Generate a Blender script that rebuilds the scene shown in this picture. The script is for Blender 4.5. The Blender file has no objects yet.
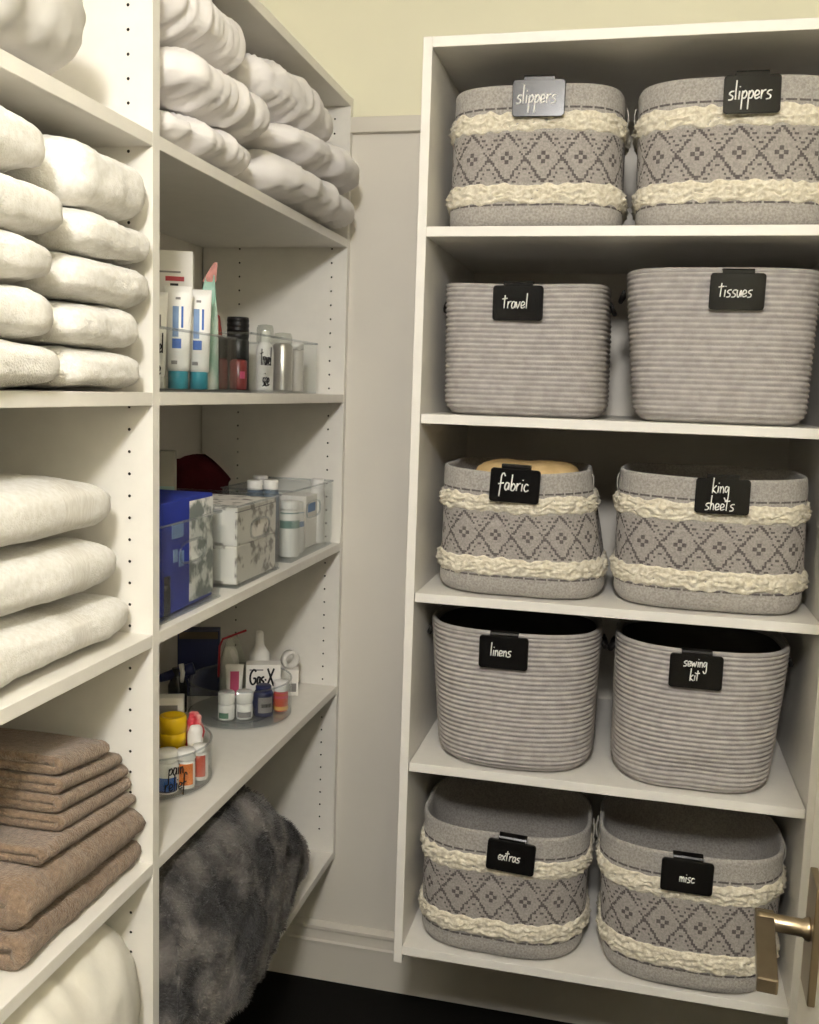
import bpy, bmesh, math, random
import numpy as np
from mathutils import Vector, Matrix, noise

PI = math.pi
random.seed(7)
SC = bpy.context.scene
COL = SC.collection
OFF = {}

# ------------------------------------------------------------------ basics
def lin(c):
    if isinstance(c, str):
        c = [int(c[i:i + 2], 16) / 255 for i in (0, 2, 4)]
    return tuple(((x / 12.92) if x <= 0.04045 else ((x + 0.055) / 1.055) ** 2.4) for x in c) + (1.0,)

MATS = {}
def mat(name, color, rough=0.6, metal=0.0, spec=0.3, var=0.0, vscale=20.0, bump=0.0, bscale=200.0,
        color2=None, sheen=0.0, stretch=None, contrast=None):
    """procedural surface: base colour broken up by noise, optional noise bump"""
    if name in MATS:
        return MATS[name]
    m = bpy.data.materials.new(name)
    m.use_nodes = True
    nt = m.node_tree
    b = nt.nodes['Principled BSDF']
    b.inputs['Roughness'].default_value = rough
    b.inputs['Metallic'].default_value = metal
    b.inputs['Specular IOR Level'].default_value = spec
    if sheen:
        b.inputs['Sheen Weight'].default_value = sheen
        b.inputs['Sheen Roughness'].default_value = 0.6
    c1 = lin(color)
    tc = nt.nodes.new('ShaderNodeTexCoord')
    src = tc.outputs['Object']
    if stretch:
        mp = nt.nodes.new('ShaderNodeMapping')
        mp.inputs['Scale'].default_value = stretch
        nt.links.new(src, mp.inputs['Vector'])
        src = mp.outputs['Vector']
    nz = nt.nodes.new('ShaderNodeTexNoise')
    nz.inputs['Scale'].default_value = vscale
    nz.inputs['Detail'].default_value = 4.0
    nt.links.new(src, nz.inputs['Vector'])
    rp = nt.nodes.new('ShaderNodeValToRGB')
    c2 = lin(color2) if color2 else tuple(x * (1 - var) for x in c1[:3]) + (1.0,)
    lo, hi = contrast if contrast else (0.35, 0.65)
    rp.color_ramp.elements[0].position = lo
    rp.color_ramp.elements[1].position = hi
    rp.color_ramp.elements[0].color = c2
    rp.color_ramp.elements[1].color = c1
    nt.links.new(nz.outputs['Fac'], rp.inputs['Fac'])
    nt.links.new(rp.outputs['Color'], b.inputs['Base Color'])
    if bump:
        n2 = nt.nodes.new('ShaderNodeTexNoise')
        n2.inputs['Scale'].default_value = bscale
        n2.inputs['Detail'].default_value = 3.0
        nt.links.new(src, n2.inputs['Vector'])
        bp = nt.nodes.new('ShaderNodeBump')
        bp.inputs['Strength'].default_value = bump
        bp.inputs['Distance'].default_value = 0.004
        nt.links.new(n2.outputs['Fac'], bp.inputs['Height'])
        nt.links.new(bp.outputs['Normal'], b.inputs['Normal'])
    MATS[name] = m
    return m

def clear_mat(name, tint=(0.96, 0.97, 0.97), gloss=0.16):
    """thin clear acrylic: see-through with a fresnel sheen"""
    if name in MATS:
        return MATS[name]
    m = bpy.data.materials.new(name)
    m.use_nodes = True
    nt = m.node_tree
    nt.nodes.clear()
    out = nt.nodes.new('ShaderNodeOutputMaterial')
    tr = nt.nodes.new('ShaderNodeBsdfTransparent')
    tr.inputs['Color'].default_value = tint + (1,)
    gl = nt.nodes.new('ShaderNodeBsdfGlossy')
    gl.inputs['Roughness'].default_value = 0.08
    gl.inputs['Color'].default_value = (0.9, 0.9, 0.9, 1)
    lw = nt.nodes.new('ShaderNodeLayerWeight')
    lw.inputs['Blend'].default_value = 0.5
    pw = nt.nodes.new('ShaderNodeMath'); pw.operation = 'POWER'; pw.inputs[1].default_value = 3.5
    ml = nt.nodes.new('ShaderNodeMath'); ml.operation = 'MULTIPLY_ADD'; ml.inputs[1].default_value = gloss * 2.2; ml.inputs[2].default_value = gloss * .22
    nt.links.new(lw.outputs['Facing'], pw.inputs[0]); nt.links.new(pw.outputs[0], ml.inputs[0])
    mx = nt.nodes.new('ShaderNodeMixShader')
    nt.links.new(ml.outputs[0], mx.inputs['Fac'])
    nt.links.new(tr.outputs['BSDF'], mx.inputs[1])
    nt.links.new(gl.outputs['BSDF'], mx.inputs[2])
    nt.links.new(mx.outputs['Shader'], out.inputs['Surface'])
    MATS[name] = m
    return m

def obj(name, vf, mats, parent=None, smooth=False, midx=None, loc=None, rot=None):
    v, f = vf
    me = bpy.data.meshes.new(name)
    me.from_pydata([tuple(p) for p in v], [], [tuple(int(i) for i in q) for q in f])
    if not isinstance(mats, (list, tuple)):
        mats = [mats]
    for m in mats:
        me.materials.append(m)
    if midx is not None:
        me.polygons.foreach_set('material_index', np.array(midx, dtype=np.int32))
    bm = bmesh.new(); bm.from_mesh(me)
    bmesh.ops.recalc_face_normals(bm, faces=bm.faces)
    bm.to_mesh(me); bm.free()
    if smooth:
        me.polygons.foreach_set('use_smooth', [True] * len(me.polygons))
    me.update()
    o = bpy.data.objects.new(name, me)
    COL.objects.link(o)
    if parent: o.parent = parent
    if loc: o.location = loc
    if rot: o.rotation_euler = rot
    return o

def thing(name, label, cat, loc=(0, 0, 0), rz=0.0, group=None, rot=None):
    o = bpy.data.objects.new(name, None)
    o.empty_display_size = 0.05
    COL.objects.link(o)
    o.location = loc
    o.rotation_euler = rot if rot else (0, 0, rz)
    o['label'] = label; o['category'] = cat
    if group: o['group'] = group
    return o

def tag(o, label, cat, group=None):
    o['label'] = label; o['category'] = cat
    if group: o['group'] = group
    return o

def struct(o, label=None, cat=None):
    o['kind'] = 'structure'
    if label: o['label'] = label
    if cat: o['category'] = cat
    return o

def join(*parts):
    V = []; F = []; n = 0
    for v, f in parts:
        V += [tuple(p) for p in v]
        F += [tuple(i + n for i in q) for q in f]
        n += len(v)
    return V, F

def xf(vf, loc=(0, 0, 0), rz=0.0, rx=0.0, ry=0.0):
    M = Matrix.Translation(loc) @ Matrix.Rotation(rz, 4, 'Z') @ Matrix.Rotation(ry, 4, 'Y') @ Matrix.Rotation(rx, 4, 'X')
    return [tuple(M @ Vector(p)) for p in vf[0]], vf[1]

def box(x0, x1, y0, y1, z0, z1, bev=0.0, seg=2):
    bm = bmesh.new()
    bmesh.ops.create_cube(bm, size=1)
    for v in bm.verts:
        v.co = ((x0 + x1) / 2 + v.co.x * (x1 - x0), (y0 + y1) / 2 + v.co.y * (y1 - y0), (z0 + z1) / 2 + v.co.z * (z1 - z0))
    if bev:
        bmesh.ops.bevel(bm, geom=list(bm.edges), offset=bev, segments=seg, affect='EDGES', profile=0.5)
    bm.verts.index_update()
    r = [tuple(v.co) for v in bm.verts], [tuple(v.index for v in f.verts) for f in bm.faces]
    bm.free()
    return r

def lathe(prof, seg=32, cap=True):
    V = []; F = []
    n = len(prof)
    for r, z in prof:
        for k in range(seg):
            a = 2 * PI * k / seg
            V.append((r * math.cos(a), r * math.sin(a), z))
    for i in range(n - 1):
        for k in range(seg):
            k2 = (k + 1) % seg
            F.append((i * seg + k, i * seg + k2, (i + 1) * seg + k2, (i + 1) * seg + k))
    if cap:
        F.append(tuple(range(seg)))
        F.append(tuple((n - 1) * seg + k for k in range(seg)))
    return V, F

def loft(rings, closed=True, caps=True):
    n = len(rings[0]); V = []; F = []
    for r in rings: V += [tuple(p) for p in r]
    m = n if closed else n - 1
    for i in range(len(rings) - 1):
        for k in range(m):
            k2 = (k + 1) % n
            F.append((i * n + k, i * n + k2, (i + 1) * n + k2, (i + 1) * n + k))
    if caps:
        F.append(tuple(range(n))); F.append(tuple((len(rings) - 1) * n + k for k in range(n)))
    return V, F

def tube(pts, r, sides=6, closed=False):
    P = [Vector(p) for p in pts]; rings = []
    n = len(P)
    up = None
    for i in range(n):
        if closed:
            t = P[(i + 1) % n] - P[(i - 1) % n]
        else:
            t = P[min(i + 1, n - 1)] - P[max(i - 1, 0)]
        t = t.normalized() if t.length > 1e-9 else Vector((0, 0, 1))
        if up is None:
            up = Vector((0, 0, 1)) if abs(t.z) < 0.9 else Vector((0, 1, 0))
        a = t.cross(up)
        if a.length < 1e-6: a = t.orthogonal()
        a.normalize(); b = a.cross(t)
        up = b
        rr = r[i] if isinstance(r, (list, tuple)) else r
        rings.append([P[i] + (a * math.cos(2 * PI * k / sides) + b * math.sin(2 * PI * k / sides)) * rr for k in range(sides)])
    if closed:
        rings.append(rings[0])
        return loft(rings, caps=False)
    return loft(rings)

def fbm(p, s, o=3):
    return noise.fractal(Vector((p[0] * s[0], p[1] * s[1], p[2] * s[2])), 1.0, 2.0, o)

def spow(c, e):
    return math.copysign(abs(c) ** e, c)

def slab(sx, sy, sz, nxy=4.0, nz=2.5, nu=110, nv=44, seed=0, disp=(), warp=None, flat=0.0):
    """puffy rounded block, base at z=0, centred in x,y; disp = [(scale xyz, amplitude)]"""
    V = []; F = []
    for j in range(nv + 1):
        ph = -PI / 2 + PI * j / nv
        for i in range(nu):
            th = 2 * PI * i / nu
            d = (math.cos(ph) * math.cos(th), math.cos(ph) * math.sin(th), math.sin(ph))
            q = ((abs(d[0]) ** nxy + abs(d[1]) ** nxy) ** (nz / nxy) + abs(d[2]) ** nz) ** (1 / nz)
            u = (d[0] / q, d[1] / q, d[2] / q)
            p = Vector((u[0] * sx, u[1] * sy, u[2] * sz))
            nrm = Vector((spow(u[0], nxy - 1) / sx, spow(u[1], nxy - 1) / sy, spow(u[2], nz - 1) / sz))
            if nrm.length > 1e-9: nrm.normalize()
            o = 0.0
            for s, a in disp:
                o += a * fbm((p.x + seed * 3.1, p.y + seed * 1.7, p.z + seed * 0.9), s)
            p = p + nrm * o
            p.z += sz
            if p.z < flat: p.z = flat
            if warp: p = warp(p)
            V.append(tuple(p))
    for j in range(nv):
        for i in range(nu):
            i2 = (i + 1) % nu
            if j == 0:
                F.append((0, nu + i2, nu + i)) if False else F.append((j * nu + i, j * nu + i2, (j + 1) * nu + i2, (j + 1) * nu + i))
            else:
                F.append((j * nu + i, j * nu + i2, (j + 1) * nu + i2, (j + 1) * nu + i))
    bm = bmesh.new()
    vs = [bm.verts.new(v) for v in V]
    for f in F:
        try: bm.faces.new([vs[k] for k in f])
        except Exception: pass
    bmesh.ops.remove_doubles(bm, verts=bm.verts, dist=1e-5)
    bm.verts.index_update()
    r = [tuple(v.co) for v in bm.verts], [tuple(v.index for v in f.verts) for f in bm.faces]
    bm.free()
    return r

# ------------------------------------------------------------------ handwriting
GL = {
 's': (.30, [[(.31, .44), (.16, .42), (.08, .29), (.24, .17), (.20, .02), (.02, -.01)]]),
 'l': (.17, [[(.12, 1.0), (.09, .5), (.07, 0)]]),
 'i': (.16, [[(.10, .44), (.07, 0)], [(.12, .63), (.13, .68)]]),
 'p': (.32, [[(.10, .44), (.06, 0), (.03, -.52)], [(.08, .26), (.22, .45), (.30, .28), (.20, .06), (.07, .08)]]),
 'e': (.31, [[(.05, .17), (.24, .24), (.26, .38), (.14, .44), (.05, .26), (.09, .02), (.30, .10)]]),
 'r': (.27, [[(.08, .46), (.06, .2), (.05, 0)], [(.06, .2), (.15, .40), (.29, .46)]]),
 't': (.27, [[(.15, .86), (.11, .4), (.09, 0)], [(-.03, .60), (.30, .66)]]),
 'a': (.31, [[(.26, .40), (.12, .44), (.03, .18), (.10, 0), (.22, .14), (.27, .44)], [(.27, .44), (.26, .02)]]),
 'v': (.29, [[(.02, .44), (.11, 0), (.27, .46)]]),
 'u': (.31, [[(.05, .44), (.05, .08), (.15, 0), (.26, .40)], [(.27, .44), (.27, 0)]]),
 'f': (.33, [[(.36, .82), (.27, 1.0), (.15, .85), (.11, .3), (.06, -.4)], [(-.02, .34), (.30, .42)]]),
 'b': (.33, [[(.12, .95), (.08, .3), (.07, 0)], [(.08, .18), (.20, .42), (.31, .24), (.20, .0), (.07, .04)]]),
 'c': (.29, [[(.28, .36), (.16, .44), (.04, .20), (.13, 0), (.30, .10)]]),
 'k': (.31, [[(.11, 1.0), (.07, .4), (.05, -.04)], [(.29, .48), (.08, .2), (.31, -.03)]]),
 'n': (.29, [[(.06, .44), (.05, 0)], [(.06, .24), (.17, .44), (.24, .30), (.24, 0)]]),
 'g': (.31, [[(.26, .40), (.11, .44), (.04, .20), (.13, .06), (.26, .34)], [(.27, .44), (.25, -.35), (.12, -.48), (.03, -.28)]]),
 'h': (.30, [[(.11, .98), (.07, .4), (.05, 0)], [(.07, .22), (.17, .44), (.24, .30), (.24, 0)]]),
 'w': (.42, [[(.02, .44), (.09, 0), (.19, .36), (.27, 0), (.40, .46)]]),
 'm': (.43, [[(.06, .44), (.05, 0)], [(.06, .24), (.15, .44), (.21, .30), (.21, 0)], [(.21, .24), (.31, .44), (.37, .30), (.37, 0)]]),
 'x': (.29, [[(.03, .44), (.26, 0)], [(.28, .46), (.02, -.03)]]),
 'o': (.31, [[(.16, .44), (.04, .24), (.13, 0), (.27, .2), (.16, .44)]]),
 'z': (.29, [[(.03, .42), (.27, .44), (.04, .02), (.29, .03)]]),
 'G': (.62, [[(.55, .75), (.38, .86), (.12, .62), (.08, .25), (.25, .02), (.48, .12), (.52, .36), (.32, .36)]]),
 'X': (.62, [[(.06, .92), (.55, -.05)], [(.58, .92), (.03, -.02)]]),
 '-': (.22, [[(.04, .28), (.18, .30)]]),
 ' ': (.22, []),
}
def writing(lines, height, r, lead=1.25, squeeze=1.0, mapf=None, bold=1.0):
    """stroke lettering in the x,z plane facing -y, centred on the origin; height = ascender height"""
    parts = []
    nL = len(lines)
    for li, t in enumerate(lines):
        w = sum(GL[c][0] for c in t)
        x = -w / 2
        base = (nL - 1) * lead / 2 - li * lead - 0.35
        for ch in t:
            adv, st = GL[ch]
            for s in st:
                pts = []
                for k in range(len(s) - 1):       # smooth the stroke a little
                    p0 = s[max(k - 1, 0)]; p1 = s[k]; p2 = s[k + 1]; p3 = s[min(k + 2, len(s) - 1)]
                    for q in (0, .34, .67):
                        a = 0.5
                        pts.append(tuple(0.5 * (2 * p1[d] + (p2[d] - p0[d]) * q + (2 * p0[d] - 5 * p1[d] + 4 * p2[d] - p3[d]) * q * q
                                                + (3 * p1[d] - p0[d] - 3 * p2[d] + p3[d]) * q ** 3) for d in (0, 1)))
                pts.append(s[-1])
                P = [((x + a_) * height * squeeze, 0.0, (base + b_) * height) for a_, b_ in pts]
                if mapf: P = [mapf(p) for p in P]
                parts.append(tube(P, r, 5))
            x += adv
    return join(*parts)

# ------------------------------------------------------------------ materials
WHITE = mat('white melamine', 'EFEBE2', rough=0.42, spec=0.35, var=0.03, vscale=35, bump=0.03, bscale=350)
WALLLO = mat('wall panel paint', 'E6E0D4', rough=0.6, var=0.02, vscale=8, bump=0.04, bscale=250)
WALLUP = mat('cream wall paint', 'EEEACF', rough=0.7, var=0.02, vscale=6, bump=0.05, bscale=300)
TRIM = mat('trim paint', 'E0DACD', rough=0.5, var=0.02, vscale=10)
CEIL = mat('ceiling paint', 'F1EEE6', rough=0.8, var=0.02)
CARPET = mat('charcoal carpet', '262522', rough=0.95, spec=0.05, color2='121110', vscale=420, bump=0.6, bscale=700)
HOLE = mat('pin hole core', '3A342C', rough=0.9)
FELT = mat('grey felt weave', 'B4AFA7', rough=0.95, spec=0.05, color2='96918A', vscale=260, bump=0.35, bscale=500, sheen=0.2)
FELT2 = mat('taupe grey weave', 'ABA49D', rough=0.95, spec=0.05, color2='938D87', vscale=260, bump=0.35, bscale=500, sheen=0.2)
YARN_D = mat('dark grey yarn', '6E6966', rough=0.95, spec=0.05, color2='5C5755', vscale=260, bump=0.3, bscale=500)
FRINGE = mat('cream shag yarn', 'EDE6D3', rough=0.9, spec=0.1, color2='CFC5AC', vscale=150, bump=0.4, bscale=320, sheen=0.2)
ROPE = mat('grey cotton rope', 'B1ACA7', rough=0.92, spec=0.08, color2='A29D98', vscale=60, bump=0.25, bscale=380)
LININ = mat('black lining', '4A4744', rough=0.95, spec=0.05, var=.2)
TAGB = mat('black label plastic', '141312', rough=0.20, spec=0.35, var=.1)
INK = mat('white lettering', 'F2F0EA', rough=0.6, var=.03)
INKB = mat('black lettering', '191719', rough=0.5, var=.1)
LEATH = mat('black leather strap', '1D1A18', rough=0.5, spec=.4, var=.2)
CANV = mat('cream canvas strap', 'DAD4C8', rough=0.85, var=.1, vscale=80)
TERRY = mat('white terry', 'F4F1EA', rough=0.95, spec=0.05, color2='E8E4DA', vscale=120, bump=0.45, bscale=420, sheen=0.3)
DOBBY = mat('white dobby band', 'F3F0E8', rough=0.7, spec=0.2, color2='E3DED4', vscale=60, stretch=(1, 8, 1), bump=.5, bscale=120)
COTTON = mat('white cotton', 'F1EDEA', rough=0.8, spec=0.15, color2='E9E4E0', vscale=14, bump=0.12, bscale=60, sheen=.2)
COTTON2 = mat('off white cotton', 'F3EFE2', rough=0.85, spec=0.12, color2='EAE5D6', vscale=14, bump=0.12, bscale=60, sheen=.2)
SATIN = mat('white satin', 'F0EEEB', rough=0.45, spec=0.35, color2='E6E3DF', vscale=10, bump=0.05, bscale=40)
TAUPE = mat('taupe terry', '937C66', rough=0.95, spec=0.05, color2='7B6652', vscale=130, bump=0.9, bscale=360, sheen=0.3)
FUR = mat('grey faux fur', 'A49D96', rough=0.9, spec=0.1, color2='2B2929', vscale=9.5, contrast=(0.43, 0.80), bump=1.0, bscale=150, sheen=.25)
ACR = clear_mat('clear acrylic')
ACR2 = clear_mat('clear acrylic edge', tint=(0.86, 0.88, 0.89), gloss=0.3)
POLY = clear_mat('clear pouch film', tint=(0.86, 0.88, 0.85), gloss=0.3)
BRASS = mat('brushed brass', 'A2937A', rough=0.33, metal=1.0, var=.08, vscale=60)
DOORP = mat('door paint', 'E9E4D8', rough=0.45, var=.02)
PLW = mat('white plastic', 'F0EEE8', rough=0.4, spec=.4, var=.03)
PLY = mat('yellow plastic', 'E9BE14', rough=0.4, spec=.4, var=.06)
TEAL = mat('teal plastic', '1F8FA3', rough=0.35, spec=.4, var=.08)
NAVY = mat('navy plastic', '1C2450', rough=0.4, spec=.4, var=.15)
ROYAL = mat('royal blue card', '24369A', rough=0.5, var=.12, vscale=30)
GREENL = mat('sage label', '7F9C93', rough=0.6, var=.08)
REDP = mat('red plastic', 'B8323A', rough=0.4, spec=.4, var=.1)
PINKP = mat('pink print', 'D0587E', rough=0.5, var=.1)
ORNG = mat('orange print', 'DE7A2A', rough=0.5, var=.1)
RUST = mat('rust red print', 'C4472A', rough=0.5, var=.1)
BLUP = mat('blue print', '2F63B4', rough=0.5, var=.12)
LBLU = mat('pale blue print', '7E9BC4', rough=0.5, var=.1)
GREYP = mat('grey print', '8E8A88', rough=0.6, var=.15)
BLK = mat('black plastic', '1B1918', rough=0.4, spec=.4, var=.15)
REDG = mat('dark red liquid', '8A3A38', rough=0.25, spec=.5, var=.15)
SILV = mat('brushed silver', 'C9C6C0', rough=0.3, metal=1.0, var=.05)
CARD = mat('white card', 'EEEAE2', rough=0.6, var=.03)
BLOTCH = mat('grey botanical print card', 'E9E4DB', rough=0.6, color2='8F8880', vscale=38, contrast=(0.36, 0.46))
BLOTCH2 = mat('cool botanical print card', 'E6E6E2', rough=0.6, color2='7C837F', vscale=30, contrast=(0.40, 0.50))
MAROON = mat('maroon fabric', '4A1A20', rough=0.9, spec=.05, color2='3A1419', vscale=30, bump=.3, bscale=90)
TAN = mat('butter yellow fabric', 'D9BD8A', rough=0.9, spec=.05, color2='CCAE7C', vscale=40, bump=.3, bscale=200)
GREENF = mat('green white pouch print', 'D5DBD0', rough=0.4, spec=.4, color2='84AE9B', vscale=14, contrast=(0.45, 0.6), stretch=(1, 1, .6))
SMOKE = mat('smoke grey tray', '55585A', rough=0.3, spec=.5, var=.1)
TISSUE = mat('white tissue', 'F3F0EA', rough=0.9, var=.05, bump=.3, bscale=60)
GLASSD = mat('dark glass', '23262A', rough=0.15, spec=.6, var=.2)
BLUISH = mat('pale teal card', '9BB7B4', rough=.6, var=.1)

# ------------------------------------------------------------------ room shell
YB = 0.951
struct(obj('floor', box(-0.5, 1.3, -2.5, 1.0, -0.05, 0.0), CARPET), 'charcoal black carpet covering the closet floor', 'floor')
# back wall: lighter panel below the rail, cream paint above it
RAILZ = 2.104
wv = join(box(-0.5, 1.3, YB, YB + 0.08, 0.0, RAILZ - .02), box(-0.5, 1.3, YB, YB + 0.08, RAILZ - .02, 2.62))
w = obj('wall_back', wv, [WALLLO, WALLUP], midx=[0] * 6 + [1] * 6)
struct(w, 'back wall, off white panel below the rail and cream paint above', 'wall')
struct(obj('wall_left', box(-0.44, -0.362, -2.5, YB + .05, 0.0, 2.62), WALLLO), 'off white wall behind the left hand shelves', 'wall')
struct(obj('wall_right', box(1.10, 1.18, -2.5, YB + .05, 0.0, 2.62), WALLUP), 'cream side wall to the right of the basket shelves', 'wall')
struct(obj('ceiling', box(-0.5, 1.3, -2.5, 1.0, 2.55, 2.62), CEIL), 'white ceiling of the closet', 'ceiling')
# horizontal rail on the back wall
struct(obj('trim_1', box(-0.002, 1.10, YB - 0.017, YB, RAILZ - 0.034, RAILZ, 0.0015), TRIM), 'flat painted rail running along the back wall', 'trim')
# baseboard with stepped moulding
def moulding(x0, x1, prof):
    return loft([[(x0, YB - d, z) for d, z in prof], [(x1, YB - d, z) for d, z in prof]])
bp = [(0, 0), (.016, 0), (.016, .098), (.021, .101), (.021, .106), (.015, .109), (.014, .132), (.017, .137), (.017, .144), (.010, .148), (.004, .151), (0, .151)]
struct(obj('baseboard_back', moulding(-0.36, 1.10, bp), TRIM), 'stepped off white baseboard along the back wall above the black carpet', 'baseboard')

# ------------------------------------------------------------------ camera
cam_d = bpy.data.cameras.new('camera')
cam = bpy.data.objects.new('camera', cam_d)
COL.objects.link(cam)
yaw, pit, rol, fpx = -0.2237, 0.1242, 0.0328, 972.35
fw = Vector((math.sin(yaw) * math.cos(pit), math.cos(yaw) * math.cos(pit), -math.sin(pit)))
r0 = Vector((math.cos(yaw), -math.sin(yaw), 0))
u0 = r0.cross(fw)
rr = r0 * math.cos(rol) + u0 * math.sin(rol)
uu = u0 * math.cos(rol) - r0 * math.sin(rol)
M = Matrix(((rr.x, uu.x, -fw.x, 0.6678), (rr.y, uu.y, -fw.y, -1.2711), (rr.z, uu.z, -fw.z, 1.4929), (0, 0, 0, 1)))
cam.matrix_world = M
cam_d.sensor_fit = 'HORIZONTAL'
cam_d.sensor_width = 36.0
cam_d.lens = fpx / 819 * 36.0
cam_d.clip_start = 0.02
SC.camera = cam

# ------------------------------------------------------------------ left shelving unit
LD = 0.358          # depth
T = 0.0195
NB = -0.95          # near end
FB = 0.931          # inner face of the far side panel
LZ = dict(a1=1.8341, a2=1.4791, a3=1.1269, a4=0.7741, a5=0.3472)
TOPZ = 2.127

def holed_panel(y0, y1, z0, z1, zref, holes=True, x0=-LD, x1=0.0):
    """upright board; its near face (y0) carries two columns of drilled shelf pin holes"""
    bm = bmesh.new()
    vc = {}
    def V(x, y, z):
        k = (round(x, 5), round(y, 5), round(z, 5))
        if k not in vc: vc[k] = bm.verts.new((x, y, z))
        return vc[k]
    faces_dark = []
    cols = [-0.265, -0.037]
    hw = 0.016
    p = 0.032
    zb = zref % p
    k0 = math.ceil((z0 + .03 - zb + hw) / p)
    k1 = math.floor((z1 - .03 - zb - hw) / p)
    ze = [z0] + [zb + (k - 0.5) * p for k in range(k0, k1 + 2)] + [z1]
    xe = [x0]
    for c in cols: xe += [c - hw, c + hw]
    xe += [x1]
    R, D = 0.0023, 0.011
    for i in range(len(xe) - 1):
        for j in range(len(ze) - 1):
            a, b, c, d = xe[i], xe[i + 1], ze[j], ze[j + 1]
            if holes and i % 2 == 1 and 0 < j < len(ze) - 2:
                cx, cz = (a + b) / 2, (c + d) / 2
                outer = [(b, cz), (b, d), (cx, d), (a, d), (a, cz), (a, c), (cx, c), (b, c)]
                # keep outer mids off neighbouring quads' edges: corners only are shared, mids lie on straight edges
                O = [V(x, y0, z) for x, z in outer]
                I = [V(cx + R * math.cos(t * PI / 4), y0, cz + R * math.sin(t * PI / 4)) for t in range(8)]
                B = [V(cx + R * math.cos(t * PI / 4), y0 + D, cz + R * math.sin(t * PI / 4)) for t in range(8)]
                for t in range(8):
                    u = (t + 1) % 8
                    bm.faces.new((O[t], O[u], I[u], I[t]))
                    faces_dark.append(bm.faces.new((I[t], I[u], B[u], B[t])))
                faces_dark.append(bm.faces.new(B))
            else:
                bm.faces.new((V(a, y0, c), V(b, y0, c), V(b, y0, d), V(a, y0, d)))
    # remaining five sides
    c8 = lambda x, y, z: V(x, y, z)
    bm.faces.new((c8(x0, y1, z0), c8(x1, y1, z0), c8(x1, y1, z1), c8(x0, y1, z1)))
    bm.faces.new((c8(x0, y0, z0), c8(x0, y1, z0), c8(x0, y1, z1), c8(x0, y0, z1)))
    bm.faces.new((c8(x1, y0, z0), c8(x1, y1, z0), c8(x1, y1, z1), c8(x1, y0, z1)))
    bm.faces.new((c8(x0, y0, z0), c8(x1, y0, z0), c8(x1, y1, z0), c8(x0, y1, z0)))
    bm.faces.new((c8(x0, y0, z1), c8(x1, y0, z1), c8(x1, y1, z1), c8(x0, y1, z1)))
    bm.verts.index_update(); bm.faces.index_update()
    dk = set(f.index for f in faces_dark)
    r = ([tuple(v.co) for v in bm.verts], [tuple(v.index for v in f.verts) for f in bm.faces])
    mi = [1 if f.index in dk else 0 for f in bm.faces]
    bm.free()
    return r, mi

lu = thing('shelving_unit', 'tall white open shelving along the left wall holding towels and toiletries', 'shelving')
PB = LZ['a5'] - T
for y0, zr, hs in ((NB - T, 1.42, False), (0.0, 1.4247, True), (FB, 1.7796, True)):
    vf, mi = holed_panel(y0, y0 + T, PB, TOPZ + T, zr, hs)
    obj('side_panel', vf, [WHITE, HOLE], lu, midx=mi)
for k, z in LZ.items():
    obj('shelf', box(-LD, 0, NB, -0.0004, z - T, z - .0006, 0.0008, 1), WHITE, lu)
    obj('shelf', box(-LD, -0.0003, T + 0.0004, FB - .0004, z - T, z - .0006, 0.0008, 1), WHITE, lu)
for y0, y1 in ((NB, -0.0004), (T + .0004, FB - .0004)):
    obj('top_panel', box(-LD, 0, y0, y1, TOPZ, TOPZ + T, 0.0008, 1), WHITE, lu)

# ------------------------------------------------------------------ right shelving unit
XR, PT, WR, YF = 0.2767, 0.0165, 0.7172, 0.4352
RZ = dict(b1=1.7787, b2=1.4531, b3=1.1267, b4=0.8034, b5=0.4358)
B0 = 2.0761
TB = 0.0178
ru = thing('shelving_unit', 'white five tier wall shelving on the back wall holding ten grey baskets', 'shelving', (XR, YF, 0))
xi0, xi1 = PT, WR
RD = YB - YF - 0.0005
for x in (0.0, WR):
    obj('side_panel', box(x, x + PT, 0, RD, 0.401, B0 + TB, 0.0008, 1), WHITE, ru)
obj('top_panel', box(PT, WR, 0, RD - .018, B0, B0 + TB, 0.0008, 1), WHITE, ru)
for k, z in RZ.items():
    fix = k in ('b1', 'b5')
    g = 0.0001 if fix else 0.0016
    obj('shelf', box(PT + g, WR - g, 0.0005, RD - (.018 if k == 'b0' else 0), z - TB, z - .0006, 0.0008, 1), WHITE, ru)
    if not fix:
        for x, s in ((PT, 1), (WR, -1)):
            for y in (0.045, 0.42):
                obj('shelf_pin', xf(lathe([(.0028, 0), (.0028, .010), (.0018, .0115)], 10), (x, y, z - TB - .003), ry=s * PI / 2), PLW, ru, smooth=True)

# ------------------------------------------------------------------ baskets
NT = 288
def ring_xy(a, b, n=3.2, m=NT):
    """equal-arc superellipse outline"""
    t = np.linspace(0, 2 * np.pi, 1441)
    c, s = np.cos(t), np.sin(t)
    x = a * np.sign(c) * np.abs(c) ** (2 / n); y = b * np.sign(s) * np.abs(s) ** (2 / n)
    L = np.concatenate([[0], np.cumsum(np.hypot(np.diff(x), np.diff(y)))])
    # start at the front middle (0,-b)
    q = np.linspace(0, L[-1], m + 1)[:-1] + L[1080]
    q = np.mod(q, L[-1])
    return np.stack([np.interp(q, L, x), np.interp(q, L, y)], -1)

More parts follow.
